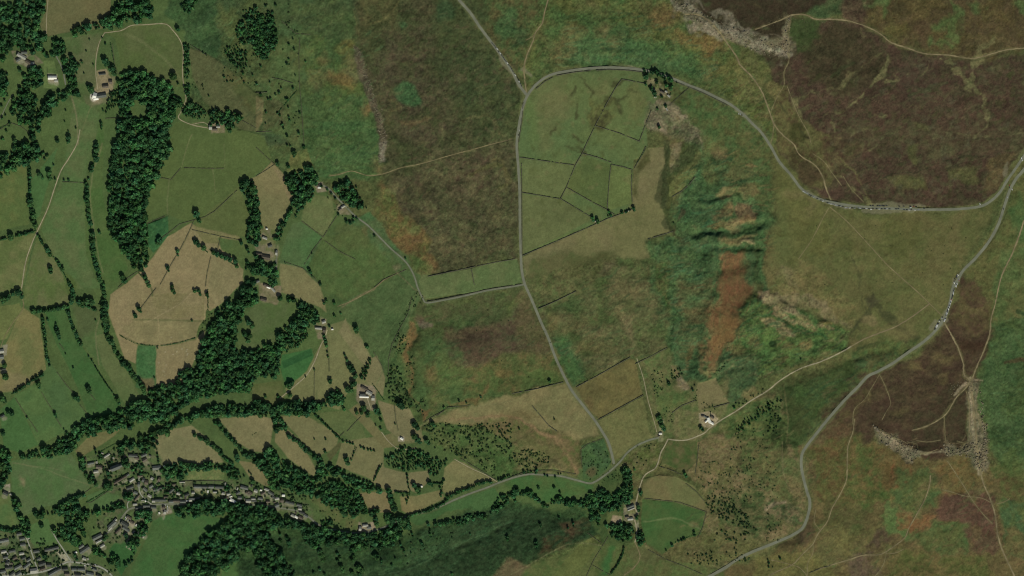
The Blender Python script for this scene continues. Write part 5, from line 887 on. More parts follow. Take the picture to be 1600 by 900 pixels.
S(0,3,"225,510,20 240,530,20 595,110,14 600,130,12 675,255,16 680,280,14 670,330,24 690,350,22 655,350,18 780,180,24 795,205,24 775,205,18 1480,150,20 1485,175,18 1530,140,22 1550,155,20 1580,150,22 1595,170,18 1580,310,18 1525,275,8 1570,265,8 1558,250,7 790,645,18 790,665,14 665,655,18 650,670,16 985,140,9 988,165,9 990,185,9 700,185,9 715,150,9 690,195,8 260,585,18 280,775,20 290,800,14 20,10,18 540,270,18 560,300,18 600,330,16 1010,240,18 870,590,16 885,575,12 470,770,14 480,795,12 530,650,14 960,300,9 1040,420,10 1090,395,10 1130,380,9")
S(1,3,"565,170,20 575,195,20 433,122,12 655,95,9 675,105,9 700,112,9 720,115,9 740,118,8 545,60,9 570,65,9 590,70,9 608,75,8 605,150,8 596,175,8 612,130,7 825,525,26 850,550,28 825,555,26 900,545,26 925,560,26 945,550,22 905,575,22 750,545,18 755,575,20 845,580,20 945,270,9 948,295,9 950,320,8 955,350,8 945,385,9 990,335,20 1005,360,20 1020,350,16 1085,320,18 1100,335,12 990,30,22 1010,50,22 1025,65,16 1065,55,18 1080,70,14 540,500,20 555,515,20 195,665,16 205,690,20 210,710,16 150,640,14 155,685,12 400,750,20 410,775,24 420,800,20 510,800,14 525,785,12 535,845,18 545,865,16 600,880,16 640,850,26 660,870,26 650,890,24 1035,695,14 1045,710,11 1090,620,9 1090,640,10 1095,655,9 975,635,10 980,650,9 905,705,12 915,730,14 925,745,11 1570,655,14 1572,675,14 750,770,20 760,790,20 735,775,14 610,775,14 605,800,18 850,830,12 870,790,10 970,755,8 785,805,10 785,820,9 1225,890,8 1340,640,6 1225,660,6 435,45,8 365,45,6 1150,350,10 1160,380,10 1155,400,9 1175,300,9 1165,320,8 940,430,9 950,410,8 920,400,8 1020,380,14 400,860,10 360,880,10 430,890,10 510,760,12")
S(2,3,"805,380,16 805,395,12 790,470,16 792,490,13 780,540,14 785,525,11 1080,262,14 1088,278,12 20,432,12 295,540,11 175,575,12 180,590,9 383,572,12 385,590,9 152,690,14 153,710,16 155,728,12 350,600,9 1140,630,12 1142,645,12 1075,670,11 1040,685,8 1060,678,8 1000,710,12 963,740,7 155,240,14 150,255,10 75,250,11 222,275,8 270,280,9 165,350,11 262,345,12 300,378,10 765,235,8 710,235,16 715,260,14 740,290,14 725,310,14 100,245,8 205,270,8 120,250,8 290,262,6 305,262,6 800,640,16 815,665,16 810,690,16 795,700,14")
S(3,3,"75,790,10 5,820,9 5,845,7 30,845,6 0,800,6")
def TL(i, j, s, r, sp=1.15):
    p = pts(s, i, j); r = r/4.; L = 0; out = []
    for k in range(len(p)-1):
        (ax, ay), (bx_, by_) = p[k][:2], p[k+1][:2]; D = math.hypot(bx_-ax, by_-ay)
        while L < D:
            t = L/D; rr = r*random.uniform(.72, 1.12)
            out.append((ax+(bx_-ax)*t+random.uniform(-.25, .25)*r, ay+(by_-ay)*t+random.uniform(-.25, .25)*r, rr)); L += sp*rr*random.uniform(.9, 1.3)
        L -= D
    SINGLE.extend(out)
TL(0,1,"180,130 190,200 185,300",14); TL(0,1,"185,350 195,390 205,450 210,490 222,530",24); TL(0,1,"0,600 40,590",9); TL(0,1,"105,572 160,560 220,545",12); SINGLE.append((17.5,370.5,6.2))
TL(0,1,"240,570 255,600 275,630",11); TL(0,1,"285,650 305,680 315,700",18); TL(0,1,"355,730 375,765 400,800",16); TL(0,1,"425,860 440,890",14); TL(0,2,"450,0 460,60 440,110",20)
TL(0,1,"605,10 600,60 595,110",24); TL(0,1,"578,130 570,180",15); TL(0,1,"540,240 545,340 555,420 565,510",19,1.4); TL(0,1,"575,570 585,680 600,760 630,850 650,890",20)
TL(0,2,"640,0 650,60 655,150 660,250 690,340 740,420 790,490 840,560 880,600 910,660",22); TL(0,2,"205,150 250,145 320,138 400,122 425,118",18); TL(0,2,"265,190 275,250 285,330 290,400 305,470",13)
TL(0,2,"430,150 440,200 460,260 490,330 508,358",16); TL(0,2,"490,95 545,80 600,95",22); TL(0,2,"500,110 550,115 600,140",16); TL(0,2,"90,655 150,615 200,580 265,542",14,1.35); TL(0,2,"605,510 650,580 700,650",5.5,1.6)
TL(1,2,"510,640 560,700",12); TL(1,2,"370,795 420,840 470,890",9); TL(0,3,"1220,20 1280,50 1330,90 1380,130 1420,180 1460,210",17); TL(0,3,"1400,0 1450,50 1500,100 1510,120",17)
TL(1,3,"200,20 260,60 320,120 380,165 420,160",18); TL(1,3,"480,0 530,45",10); TL(1,3,"740,300 755,260 775,215",7); TL(1,3,"825,365 850,430 880,500",24); TL(1,3,"950,530 1010,510 1080,490 1150,460 1200,425",12); TL(1,3,"1200,405 1260,380 1350,345 1400,318 1480,308",14)
TL(1,3,"1515,305 1590,275",10); TL(1,3,"870,378 940,380",8); TL(1,3,"1110,320 1165,325 1170,290",6); TL(2,3,"620,885 660,830 690,770 700,720",7); TL(0,3,"0,600 60,620 130,600",16); TL(0,3,"520,395 440,425 380,460",18)
# --- woods (canopy of closely standing trees)
WOODS = []
def Wd(i, j, s, r, sp=1.25, h=1.0, tone=1.0): WOODS.append((pts(s, i, j), r/4., sp, h, tone))
Wd(0,0,"-60,30 20,40 60,20 130,-20 290,-20 285,60 250,140 235,180 285,230 270,290 225,330 200,330 150,300 80,290 50,330 20,400 -60,420",22)
Wd(0,0,"440,200 500,150 560,160 640,130 680,90 700,60 740,0 960,-20 960,60 930,110 900,130 780,140 700,190 620,180 560,190 480,225",20)
Wd(0,0,"330,220 395,240 410,340 370,350 330,300",15); Wd(0,0,"390,370 460,345 485,420 500,440 470,480 490,560 505,620 470,600 430,560 410,500 400,440",15)
Wd(0,0,"240,680 300,600 380,570 430,560 440,590 380,640 300,720 240,760",20); Wd(0,0,"90,540 150,530 200,580 230,620 240,680 250,760 240,900 200,900 190,800 120,760 60,720 50,680 110,640",20)
Wd(0,0,"-60,440 20,430 50,520 40,560 0,610 -60,620",22); Wd(0,0,"270,330 330,315 350,340 340,360 280,360",12); Wd(0,0,"180,430 210,420 280,440 270,470 255,540 230,560 200,530 190,500",16); Wd(0,0,"145,470 185,465 190,540 160,545",12)
Wd(0,0,"1490,150 1520,60 1600,50 1640,110 1600,300 1560,280 1480,270 1450,230",12,1.8); Wd(0,0,"1130,40 1170,-10 1230,-10 1215,50 1170,85",16); Wd(0,0,"1590,100 1700,60 1730,190 1740,260 1700,330 1670,370 1620,360 1590,320",12,1.5); Wd(0,0,"1400,300 1480,270 1550,330 1540,440 1470,430 1420,370",8,2.3)
Wd(0,0,"750,460 800,445 870,455 960,485 1040,520 1080,570 1130,620 1140,660 1110,690 1090,760 1060,840 1050,915 925,915 920,730 915,650 820,650 815,730 925,735 925,915 730,915 740,700 745,600 750,560",21,1.1)
Wd(0,1,"725,-10 1070,-10 1050,80 1000,180 960,240 930,330 910,400 920,480 900,530 930,580 900,620 930,700 920,770 870,800 830,760 800,720 760,640 700,580 680,500 680,330 670,260 690,150 705,80",21,1.1)
Wd(0,0,"1305,690 1380,682 1460,690 1500,720 1500,770 1450,830 1400,790 1330,770 1310,800",20); Wd(0,0,"1120,680 1200,640 1290,690 1290,745 1200,745 1135,720",9,1.6); Wd(0,0,"1152,270 1185,270 1185,490 1150,495",8,1.5); Wd(0,0,"1150,525 1190,525 1190,640 1160,590",8,1.5)
Wd(0,0,"690,570 750,550 740,640 670,710 660,700",8,1.7); Wd(0,0,"340,300 375,300 370,345 345,345",10)
Wd(0,1,"-60,60 60,60 90,-10 230,-10 250,60 260,90 200,120 130,150 60,170 20,200 -60,250",18)
Wd(0,1,"1500,245 1540,215 1590,240 1620,640 1540,620 1545,540 1560,460 1550,380 1510,300",18); Wd(0,1,"1530,770 1600,730 1640,760 1600,840 1550,800",16)
Wd(1,0,"-10,70 60,110 120,180 140,260 100,330 60,370 10,360 -20,350",9,1.9)
Wd(1,1,"185,200 240,180 300,170 350,145 385,200 395,240 360,260 360,310 350,340 300,380 280,430 240,470 255,420 240,400 255,350 225,330 200,270",18); Wd(1,1,"225,330 260,345 235,400 200,470 170,540 150,600 110,600 120,570 150,500 190,450 220,370",13)
Wd(1,1,"480,270 520,230 570,225 610,260 640,320 670,370 660,400 640,410 590,400 540,350 500,310",14); Wd(1,1,"0,700 60,740 120,740 140,800 140,880 100,890 60,850 20,830 0,800",17); Wd(1,1,"0,280 20,400 30,500 20,620 -10,640",14)
Wd(2,0,"825,440 850,435 930,460 1005,490 1005,515 960,500 930,490 900,465 850,465 845,500 830,490",13,1.05)
Wd(0,2,"1500,0 1620,0 1620,100 1530,130 1510,190 1480,260 1480,340 1490,390 1620,380 1620,560 1550,640 1480,640 1400,660 1240,700 1140,740 1100,800 1000,850 880,820 800,880 720,910 420,910 500,850 600,810 680,780 780,770 850,710 930,700 930,640 1000,620 1100,600 1120,540 1180,500 1220,520 1230,440 1270,330 1300,270 1350,190 1360,130 1440,90 1500,70",21,1.1)
Wd(0,2,"1000,900 1050,840 1180,800 1300,760 1400,730 1520,730 1620,740 1620,790 1500,800 1400,800 1280,810 1200,830 1100,870 1020,910",20,1.1)
Wd(0,2,"630,100 670,110 680,260 640,250",16)
Wd(1,2,"180,40 230,50 300,90 340,140 390,170 400,210 340,240 290,290 230,340 190,380 150,430 150,480 130,560 60,560 0,560 0,385 60,350 120,340 150,290 160,250 230,180 270,150 250,100 190,80",20,1.1); Wd(1,2,"230,340 290,290 330,270 330,300 260,370 190,400",8,1.7)
Wd(1,2,"-10,710 40,710 100,745 200,715 300,715 400,720 460,700 470,650 500,640 540,690 530,720 450,750 350,780 200,790 60,800 -10,790",22,1.05); Wd(1,2,"100,800 150,800 180,850 215,900 110,900",16); Wd(1,2,"690,550 720,460 730,440 700,440 650,530 660,570",8,1.8)
Wd(2,2,"1380,900 1440,830 1500,780 1560,740 1600,725 1650,720 1650,760 1540,810 1480,870 1440,910",8,2.6)
Wd(0,3,"-60,110 40,110 70,150 80,180 60,240 40,320 -60,380",20); Wd(0,3,"130,150 200,130 260,110 330,80 380,40 420,0 620,-10 600,20 500,40 490,90 440,130 300,170 200,170 140,160",19)
Wd(0,3,"70,380 120,430 140,520 190,560 180,600 190,650 170,680 140,620 110,560 80,460",18); Wd(0,3,"210,495 250,490 300,495 380,460 440,420 500,390 520,430 500,470 560,490 640,490 700,460 760,420 790,450 740,490 640,500 560,530 520,590 530,640 500,700 400,690 340,640 330,600 420,560 400,520 330,520 280,530 250,550",19)
Wd(0,3,"490,180 520,150 560,190 540,250 510,250",18); Wd(0,3,"545,260 580,250 610,330 590,350 560,320",18); Wd(0,3,"600,150 640,130 650,170 610,180",12); Wd(0,3,"740,60 800,40 860,60 880,20 1000,0 990,100 900,130 850,90 790,100 770,150 740,130",18); Wd(0,3,"820,230 880,190 920,220 880,270 830,250",16); Wd(0,3,"990,-10 1080,-10 1060,10 1000,25",18)
Wd(0,3,"1020,230 1080,200 1180,185 1260,210 1300,190 1400,210 1480,220 1520,270 1510,300 1440,300 1400,240 1200,240 1140,290 1060,300 1010,270",18); Wd(0,3,"770,380 830,370 840,410 790,440 770,420",16); Wd(0,3,"950,330 1000,320 1100,330 1130,380 1060,390 980,370",7,2.2)
Wd(0,3,"1080,490 1160,450 1250,410 1300,430 1420,440 1610,460 1610,530 1400,520 1250,535 1150,530 1100,510",22,1.05,1.0,.9); Wd(0,3,"1400,530 1610,520 1610,700 1500,760 1450,830 1370,880 1350,910 1120,960 1140,830 1180,760 1240,700 1300,640 1370,600 1400,560",21,1.05,1.0,.85)
Wd(0,3,"830,500 900,480 950,520 960,560 920,560 880,530 850,560",18); Wd(0,3,"860,600 900,580 920,600 880,680 850,720 860,770 800,850 780,840 830,770 800,700",17); Wd(0,3,"640,740 720,780 760,850 700,830 650,790",18); Wd(0,3,"1400,340 1430,330 1440,380 1405,390",14); Wd(0,3,"580,720 640,720 650,780 600,790",16)
Wd(1,3,"-10,150 50,150 60,90 100,80 130,150 190,180 200,220 260,230 360,290 400,200 460,200 560,240 560,260 500,270 420,300 380,330 420,400 340,420 340,380 200,370 100,350 80,290 -10,200",19); Wd(1,3,"530,260 620,280 700,310 760,350 800,380 810,390 700,370 640,350 540,320",18); Wd(1,3,"380,330 500,300 560,330 640,370 700,500 600,540 520,490 400,440 420,400",12,1.25)
Wd(1,3,"-10,460 60,460 130,500 170,540 300,570 380,590 500,620 640,640 760,620 860,600 970,570 1000,570 960,610 900,650 860,720 700,730 600,750 540,690 440,700 400,680 310,660 280,610 150,600 100,620 -10,620",20,1.08,1,.85); Wd(1,3,"-10,630 80,640 120,700 180,800 250,880 260,910 50,910 20,850 -10,780",20,1.08,1,.85)
Wd(1,3,"290,640 330,620 380,640 440,700 420,720 340,730 310,690",15); Wd(1,3,"700,500 740,480 780,490 720,530",12); Wd(1,3,"400,560 480,550 480,580 420,590",8)
Wd(1,3,"800,160 860,130 930,90 1000,100 1080,140 1120,170 1200,170 1180,220 1120,290 1080,260 1090,230 1000,240 900,240 830,210",10,1.9); Wd(1,3,"990,585 1080,580 1150,570 1220,540 1290,550 1340,510 1400,520 1480,490 1500,420 1540,390 1610,370 1610,400 1520,500 1440,530 1330,560 1280,590 1200,570 1080,595",15); 
Wd(2,3,"0,350 60,370 130,380 180,430 230,450 300,400 360,430 420,440 480,390 520,380 520,470 420,470 340,460 280,440 220,470 170,450 120,410 0,390",14,1.2); Wd(2,3,"470,400 520,380 560,350 620,390 680,355 715,320 700,270 685,235 720,225 745,245 750,320 755,400 730,440 690,460 680,490 600,500 540,520 550,560 500,550 475,500",14,1.2)
Wd(2,3,"580,580 640,590 690,570 690,610 590,615",16); Wd(2,3,"680,600 700,580 765,590 765,610 700,615",13); Wd(2,3,"600,620 700,610 760,620 750,690 680,690 620,650",15); Wd(2,3,"790,600 820,620 830,690 800,720 780,670",15); Wd(2,3,"480,500 540,500 560,560 540,590 490,550",12)
def infill(pl, sp):
    xs = [q[0] for q in pl]; ys = [q[1] for q in pl]; out = []; y = min(ys); row = 0
    while y < max(ys):
        x = min(xs)+(sp/2 if row % 2 else 0)
        while x < max(xs):
            a = x+random.uniform(-.35, .35)*sp; b = y+random.uniform(-.35, .35)*sp
            if inside(np.array([a]), np.array([b]), pl)[0]: out.append((a, b))
            x += sp
        y += sp*.866; row += 1
    return out
CAN_T = []      # woodland trees x, y, r, h, tone
for pl, r, sp, h, tone in WOODS:
    r *= .9
    for a, b in infill(pl, r*sp*1.1):
        if random.random() < .06: continue
        CAN_T.append((a, b, r*random.choice((.55, .7, .85, 1, 1.2, 1.5)), h*random.uniform(.75, 1.3), tone))
SINGLE.sort(key=lambda t: -t[2]); solo = SINGLE[:300]; rest = SINGLE[300:]
lab = describe([(t[0], t[1]) for t in solo], lambda k: ('large ' if solo[k][2] > 5 else 'medium ' if solo[k][2] > 3 else 'small ')+'leafy tree')
for k, (x, y, r, ) in enumerate([(t[0], t[1], t[2]) for t in solo]):
    kind, cr, tr = PROTO[random.randrange(9) if r < 4 else random.randrange(7)]
    s = r*SC*random.uniform(.92, 1.05); h = s*random.uniform(.8, 1.0)+2.2
    root = link('tree', None, loc=W(x, y), rz=random.uniform(0, 6.28), scale=(s, s, h), label=lab[k], category='tree', group='field and hedgerow trees')
    root.empty_display_size = .5
    link('crown', cr, parent=root); link('trunk', tr, parent=root)
VS = []; FS = []; CS = []; off = 0
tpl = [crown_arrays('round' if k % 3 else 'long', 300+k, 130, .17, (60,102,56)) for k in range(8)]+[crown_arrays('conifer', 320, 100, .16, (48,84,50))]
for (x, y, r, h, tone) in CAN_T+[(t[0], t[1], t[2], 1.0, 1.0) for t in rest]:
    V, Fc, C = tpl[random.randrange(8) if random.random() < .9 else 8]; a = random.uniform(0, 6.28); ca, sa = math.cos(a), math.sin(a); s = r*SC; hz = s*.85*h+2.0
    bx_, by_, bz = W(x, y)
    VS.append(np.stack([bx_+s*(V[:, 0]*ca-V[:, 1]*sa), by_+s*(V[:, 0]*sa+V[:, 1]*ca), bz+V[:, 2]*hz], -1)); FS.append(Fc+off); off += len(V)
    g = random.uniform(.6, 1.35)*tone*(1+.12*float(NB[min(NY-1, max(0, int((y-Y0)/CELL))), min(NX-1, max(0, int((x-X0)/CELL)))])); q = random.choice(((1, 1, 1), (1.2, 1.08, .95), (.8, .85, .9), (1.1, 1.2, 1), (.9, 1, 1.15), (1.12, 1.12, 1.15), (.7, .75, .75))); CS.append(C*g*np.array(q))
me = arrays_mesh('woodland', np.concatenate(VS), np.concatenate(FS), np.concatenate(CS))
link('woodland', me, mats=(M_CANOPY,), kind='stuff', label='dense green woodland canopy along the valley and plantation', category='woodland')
print('trees', len(SINGLE), 'wood trees', len(CAN_T))
# ------------------------------------------------------------------ bushes, scrub and hedges
BUSH = []
def dens(i, j, s, n, r0, r1):
    pl = pts(s, i, j); xs = [q[0] for q in pl]; ys = [q[1] for q in pl]; k = 0
    while k < n:
        a = random.uniform(min(xs), max(xs)); b = random.uniform(min(ys), max(ys))
        if inside(np.array([a]), np.array([b]), pl)[0]: BUSH.append((a, b, random.uniform(r0, r1)/4.)); k += 1
dens(1,2,"830,470 880,480 920,560 960,660 980,740 940,760 860,720 810,680 810,600",130,4,9); dens(1,2,"870,280 940,300 960,380 900,420 850,400",45,3,7); dens(1,2,"920,440 990,420 1000,620 960,640",25,3,6); dens(1,2,"980,700 1060,690 1060,800 1000,790",30,3,7)
dens(1,2,"1060,840 1600,840 1600,910 1050,910",110,4,8); dens(1,3,"1080,-10 1600,-10 1600,130 1480,150 1250,170 1120,110",170,4,9); dens(1,3,"1350,160 1500,170 1500,300 1420,230",25,4,7); dens(1,2,"1000,20 1060,60 960,160 900,270 870,270",25,3,6)
dens(2,3,"-20,125 120,105 245,140 245,190 110,225 -20,195",110,4,7); dens(2,3,"430,120 620,80 630,200 500,300 440,290",40,3,6); dens(2,3,"560,250 690,220 690,300 560,320",20,3,6); dens(2,3,"760,90 900,60 880,220 770,220",14,4,7)
dens(2,3,"1180,180 1600,200 1600,440 1400,470 1220,400 1160,280",150,3,6); dens(2,3,"1200,400 1320,400 1520,560 1540,620 1380,580 1230,500",120,5,9); dens(2,3,"1080,760 1400,720 1500,800 1300,830 1100,830",60,4,8); dens(2,3,"1240,600 1500,620 1480,700 1240,690",25,4,9); dens(2,3,"1400,0 1600,-40 1600,200 1350,180",40,3,6)
dens(2,2,"990,500 1060,500 1070,560 1000,570",22,4,8); dens(2,2,"870,510 960,520 940,600 850,580",14,3,6); dens(2,2,"880,600 950,620 920,680 880,660",12,3,6); dens(2,2,"870,760 1010,740 1010,850 880,800",22,3,5); dens(2,2,"1150,590 1180,620 1150,740 1120,640",6,4,7); dens(2,2,"1180,700 1290,730 1270,800 1190,770",14,3,6); dens(2,2,"1240,540 1330,470 1340,490 1260,550",9,4,6); dens(2,2,"1340,740 1600,600 1600,640 1400,760",12,4,7)
dens(3,2,"-10,700 90,680 100,800 60,910 -10,910",40,5,9); dens(3,3,"-10,500 90,560 80,680 -10,690",30,3,6); dens(3,3,"-10,200 60,230 60,420 -10,480",25,3,5)
dens(1,0,"0,0 250,0 260,230 150,130 100,60",14,4,8); dens(1,0,"130,240 270,240 270,900 120,900",20,4,7); dens(0,0,"1380,300 1600,300 1600,560 1400,540",36,3,7); dens(1,2,"1050,400 1600,30 1600,500 1200,520",14,2.5,4)
dens(2,2,"10,100 250,300 280,560 20,600",10,2.5,4); dens(3,1,"300,450 1300,450 1100,880 200,880",30,2,4); dens(0,2,"1290,150 1350,150 1340,220 1260,260 1240,300",16,3,6); dens(1,3,"330,420 520,470 640,600 420,590",34,3,7); dens(1,3,"870,600 1300,620 1100,760 880,860",20,4,8); dens(0,0,"1200,490 1300,500 1280,560 1200,550",8,4,7)
dens(1,1,"400,280 620,400 600,500 500,440",16,3,6); dens(2,0,"820,440 1000,500 1010,600 860,600",16,3,6); dens(3,3,"1100,0 1140,20 1130,60",3,2,3); dens(0,3,"560,200 760,60 980,200 1000,440 800,470 700,330",150,5,12); dens(0,3,"0,600 200,620 440,760 440,820 250,880 0,900",150,5,12); dens(0,3,"1000,310 1600,320 1560,450 1050,430",130,5,11); dens(1,3,"-10,320 300,380 360,520 200,480 -10,440",90,5,11); dens(0,3,"450,800 700,840 760,900 450,900",26,4,9); dens(0,3,"620,500 760,520 900,660 700,700 560,680",40,4,9)
BUSHP = []
for k in range(6):
    rng = np.random.default_rng(800+k); lb = [(0, 0, .45, .6)]+[(.5*math.cos(a), .5*math.sin(a), .35, .4) for a in (0.3, 2.2+k*.2, 4.3)]
    V, Fc, pick, u_ = leaf_quads(90, rng, lb, .17); n = len(Fc)
    C = np.repeat(lin([(52,84,44),(46,76,44),(60,88,46),(50,74,40),(44,72,44),(58,80,48)][k])[None]*(.7+.6*rng.random(n))[:, None], 4, 0)
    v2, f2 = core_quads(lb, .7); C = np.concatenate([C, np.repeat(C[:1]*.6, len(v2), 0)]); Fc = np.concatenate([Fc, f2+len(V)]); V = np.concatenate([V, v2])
    me = arrays_mesh('gorse_bush', V, Fc, C); me.materials.append(M_LEAF); BUSHP.append((me, V, Fc, C))
BUSH.sort(key=lambda t: -t[2]); solo = BUSH[:300]; rest = BUSH[300:]
lab = describe([(a, b) for a, b, _ in solo], lambda k: ('broad ' if solo[k][2] > 2.1 else 'compact ')+'dark green bush')
for k, (x, y, r) in enumerate(solo):
    s = r*SC*random.uniform(.9, 1.2)
    link('bush', random.choice(BUSHP)[0], loc=W(x, y, -.1), rz=random.uniform(0, 6.28), scale=(s, s*random.uniform(.75, 1), s*random.uniform(.8, 1.2)), label=lab[k], category='bush', group='gorse and thorn bushes on rough ground')
VS = []; FS = []; CS = []; off = 0
for x, y, r in rest:
    _, V, Fc, C = random.choice(BUSHP); a = random.uniform(0, 6.28); ca, sa = math.cos(a), math.sin(a); s = r*SC*1.1; bx_, by_, bz = W(x, y, -.1)
    VS.append(np.stack([bx_+s*(V[:, 0]*ca-V[:, 1]*sa), by_+s*(V[:, 0]*sa+V[:, 1]*ca), bz+V[:, 2]*s], -1)); FS.append(Fc+off); off += len(V); CS.append(C*random.uniform(.65, 1.3)*np.array([random.uniform(.85, 1.35), 1, .95]))
link('scrub', arrays_mesh('scrub', np.concatenate(VS), np.concatenate(FS), np.concatenate(CS)), mats=(M_CANOPY,), kind='stuff', label='low dark scrub scattered over the rough slopes', category='scrub')

HEDGES = [pts(s, i, j) for i, j, s in (
 (0,1,"170,150 180,300 190,450 222,540"),(0,1,"0,602 110,575 215,545"),(0,1,"235,565 300,680 345,710"),(0,1,"355,720 440,890"),(0,1,"560,170 540,260 555,420 575,590 600,760 650,900"),(0,1,"610,10 580,150"),
 (0,1,"1200,590 1300,680"),(0,1,"1310,660 1490,770"),(0,1,"870,810 940,890"),(0,2,"200,155 430,118"),(0,2,"262,190 290,400 315,480"),(0,2,"430,150 460,260 510,362"),(0,2,"640,0 660,250 740,420 910,660"),(0,2,"75,662 270,540"),
 (0,2,"750,295 800,325 870,350 980,360 1100,345 1220,312"),(0,2,"555,425 600,495 700,650 770,765"),(0,2,"1300,10 1300,140"),(1,2,"360,785 480,890"),(1,3,"-20,20 0,5"),(1,3,"480,0 530,45 610,75"),(1,3,"655,90 740,118"),
 (0,3,"980,100 990,200"),(1,3,"620,90 600,165"),(1,3,"735,305 790,195"),(1,3,"940,260 950,330 962,375 940,450"),(1,3,"870,378 960,382"),(1,3,"1105,322 1165,325 1155,400"),(2,3,"612,890 660,830 690,770 702,715"),(0,3,"0,605 120,605"),
 (0,3,"600,140 720,72"),(0,0,"0,800 40,785 60,790"),(2,3,"1020,690 1070,670 1140,640"),(1,0,"130,710 260,560"),(0,0,"690,270 715,400 740,470"),(1,2,"500,640 560,690"),(1,2,"730,600 800,700"),(1,1,"610,455 640,470"),(0,3,"540,440 690,355"),(2,1,"840,20 770,140"))]
M_HEDGE = mat('hedge_foliage', attr='cover', rough=.85, gain=GAIN, spec=.1)
mid = [(sum(a[0] for a in p)/len(p), sum(a[1] for a in p)/len(p)) for p in HEDGES]
lab = describe(mid, lambda k: ('long ' if wlen(HEDGES[k]) > 60 else 'short ')+'overgrown field hedge')
for k, p in enumerate(HEDGES):
    rng = np.random.default_rng(900+k); q = smoothline(p, 1.6); lb = []
    for (x, y) in q:
        if random.random() < .85: a, b, c = W(x+random.uniform(-.3, .3), y+random.uniform(-.3, .3)); lb.append((a, b, c+.9, random.uniform(1.0, 2.0)))
    V, Fc, pick, u_ = leaf_quads(len(lb)*26, rng, lb, .38); n = len(Fc)
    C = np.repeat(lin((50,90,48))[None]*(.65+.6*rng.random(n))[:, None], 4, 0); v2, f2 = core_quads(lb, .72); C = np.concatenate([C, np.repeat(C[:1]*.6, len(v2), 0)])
    link('hedge', arrays_mesh('hedge', np.concatenate([V, v2]), np.concatenate([Fc, f2+len(V)]), C), mats=(M_HEDGE,), label=lab[k], category='hedge', group='hedges between the fields')

# ------------------------------------------------------------------ gritstone boulders
ROCK = []
def rocks(s, n, r0, r1, line=False):
    pl = full(s)
    if line:
        q = smoothline(pl, 1.0)
        for k in range(n):
            a, b = random.choice(q); ROCK.append((a+random.gauss(0, line), b+random.gauss(0, line), random.uniform(r0, r1)))
        return
    xs = [t[0] for t in pl]; ys = [t[1] for t in pl]; k = 0
    while k < n:
        a = random.uniform(min(xs), max(xs)); b = random.uniform(min(ys), max(ys))
        if inside(np.array([a]), np.array([b]), pl)[0]: ROCK.append((a, b, random.uniform(r0, r1)*(1 if random.random() < .8 else 1.5))); k += 1
rocks("1030,-20 1060,-20 1085,15 1120,30 1160,45 1185,58 1215,72 1230,62 1240,75 1228,88 1195,88 1160,72 1130,60 1100,48 1060,20",520,.35,1.1)
rocks("1228,24 1236,24 1236,50 1228,70 1210,78 1200,70 1225,58",110,.4,1.0); rocks("1365,668 1385,672 1410,688 1435,700 1438,712 1425,722 1400,708 1380,695",200,.4,1.2)
rocks("1468,700 1480,688 1500,697 1520,690 1540,690 1545,710 1540,730 1534,738 1527,730 1518,716 1500,712 1480,712",230,.5,1.3); rocks("1531,600 1529,640 1534,665 1540,700 1548,700 1543,665 1536,630",70,.5,1.3); rocks("1513,600 1520,590 1535,592 1520,640 1512,630",40,.4,.9)
rocks("556,72 566,100 575,130 584,160 594,190 602,225",150,.5,1.3,3.0); rocks("597,225 594,252",26,.6,1.3,2.5); rocks("1300,45 1240,25 1200,40",40,.3,.8,5); rocks("1485,610 1500,600 1520,592",60,.4,.9,4); rocks("1010,160 1040,170 1070,190 1090,210",90,.35,.9,8)
rocks("1020,145 1060,175 1080,200",50,.4,.9,5); rocks("1185,460 1210,475 1250,490",25,.3,.7,5); rocks("1365,665 1372,672",12,1.0,1.8,2); rocks("1195,120 1240,140 1240,180",30,.25,.5,14)
def rock_mesh(seed):
    rng = random.Random(seed); V = []; Fc = []
    for lv, (z, r) in enumerate(((-.3, .9), (.2, 1.0), (.62, .72))):
        for a in range(7): rr = r*rng.uniform(.72, 1.15); V.append((rr*math.cos(a*.8976), rr*math.sin(a*.8976), z*rng.uniform(.8, 1.2)))
    for lv in range(2):
        for a in range(7): Fc.append((lv*7+a, lv*7+(a+1) % 7, lv*7+7+(a+1) % 7, lv*7+7+a))
    V.append((0, 0, .8*rng.uniform(.8, 1.1)))
    for a in (0, 2, 4): Fc.append((14+a, 14+a+1, 14+(a+2) % 7, 21))
    return np.array(V), np.array(Fc)
def rock_bm(seed):
    V, Fc = rock_mesh(seed); Fl = [tuple(f) for f in Fc]+[(20, 14, 21)]
    me = bpy.data.meshes.new('boulder'); me.from_pydata([tuple(v) for v in V], [], Fl); me.update(); return me
M_ROCK = mat('weathered_gritstone', (124,114,90), noise=(.6, .7, 1.2), gain=GAIN, var=(.6, 1.25)); M_SCREE = mat('scree', (130,120,94), noise=(.25, .6, 1.3), gain=GAIN)
RP = [rock_bm(k) for k in range(6)]
for m in RP: m.materials.append(M_ROCK)
ROCK.sort(key=lambda t: -t[2]); solo = ROCK[:300]; rest = ROCK[300:]
lab = describe([(a, b) for a, b, _ in solo], lambda k: 'grey gritstone boulder')
for k, (x, y, r) in enumerate(solo):
    s = r*SC*1.0
    link('boulder', random.choice(RP), loc=W(x, y), rz=random.uniform(0, 6.28), scale=(s, s*random.uniform(.55, 1), s*random.uniform(1.0, 2.0)), label=lab[k], category='boulder', group='gritstone boulders along the rocky edges')
VS = []; FS = []; off = 0; RA = [rock_mesh(k) for k in range(6)]
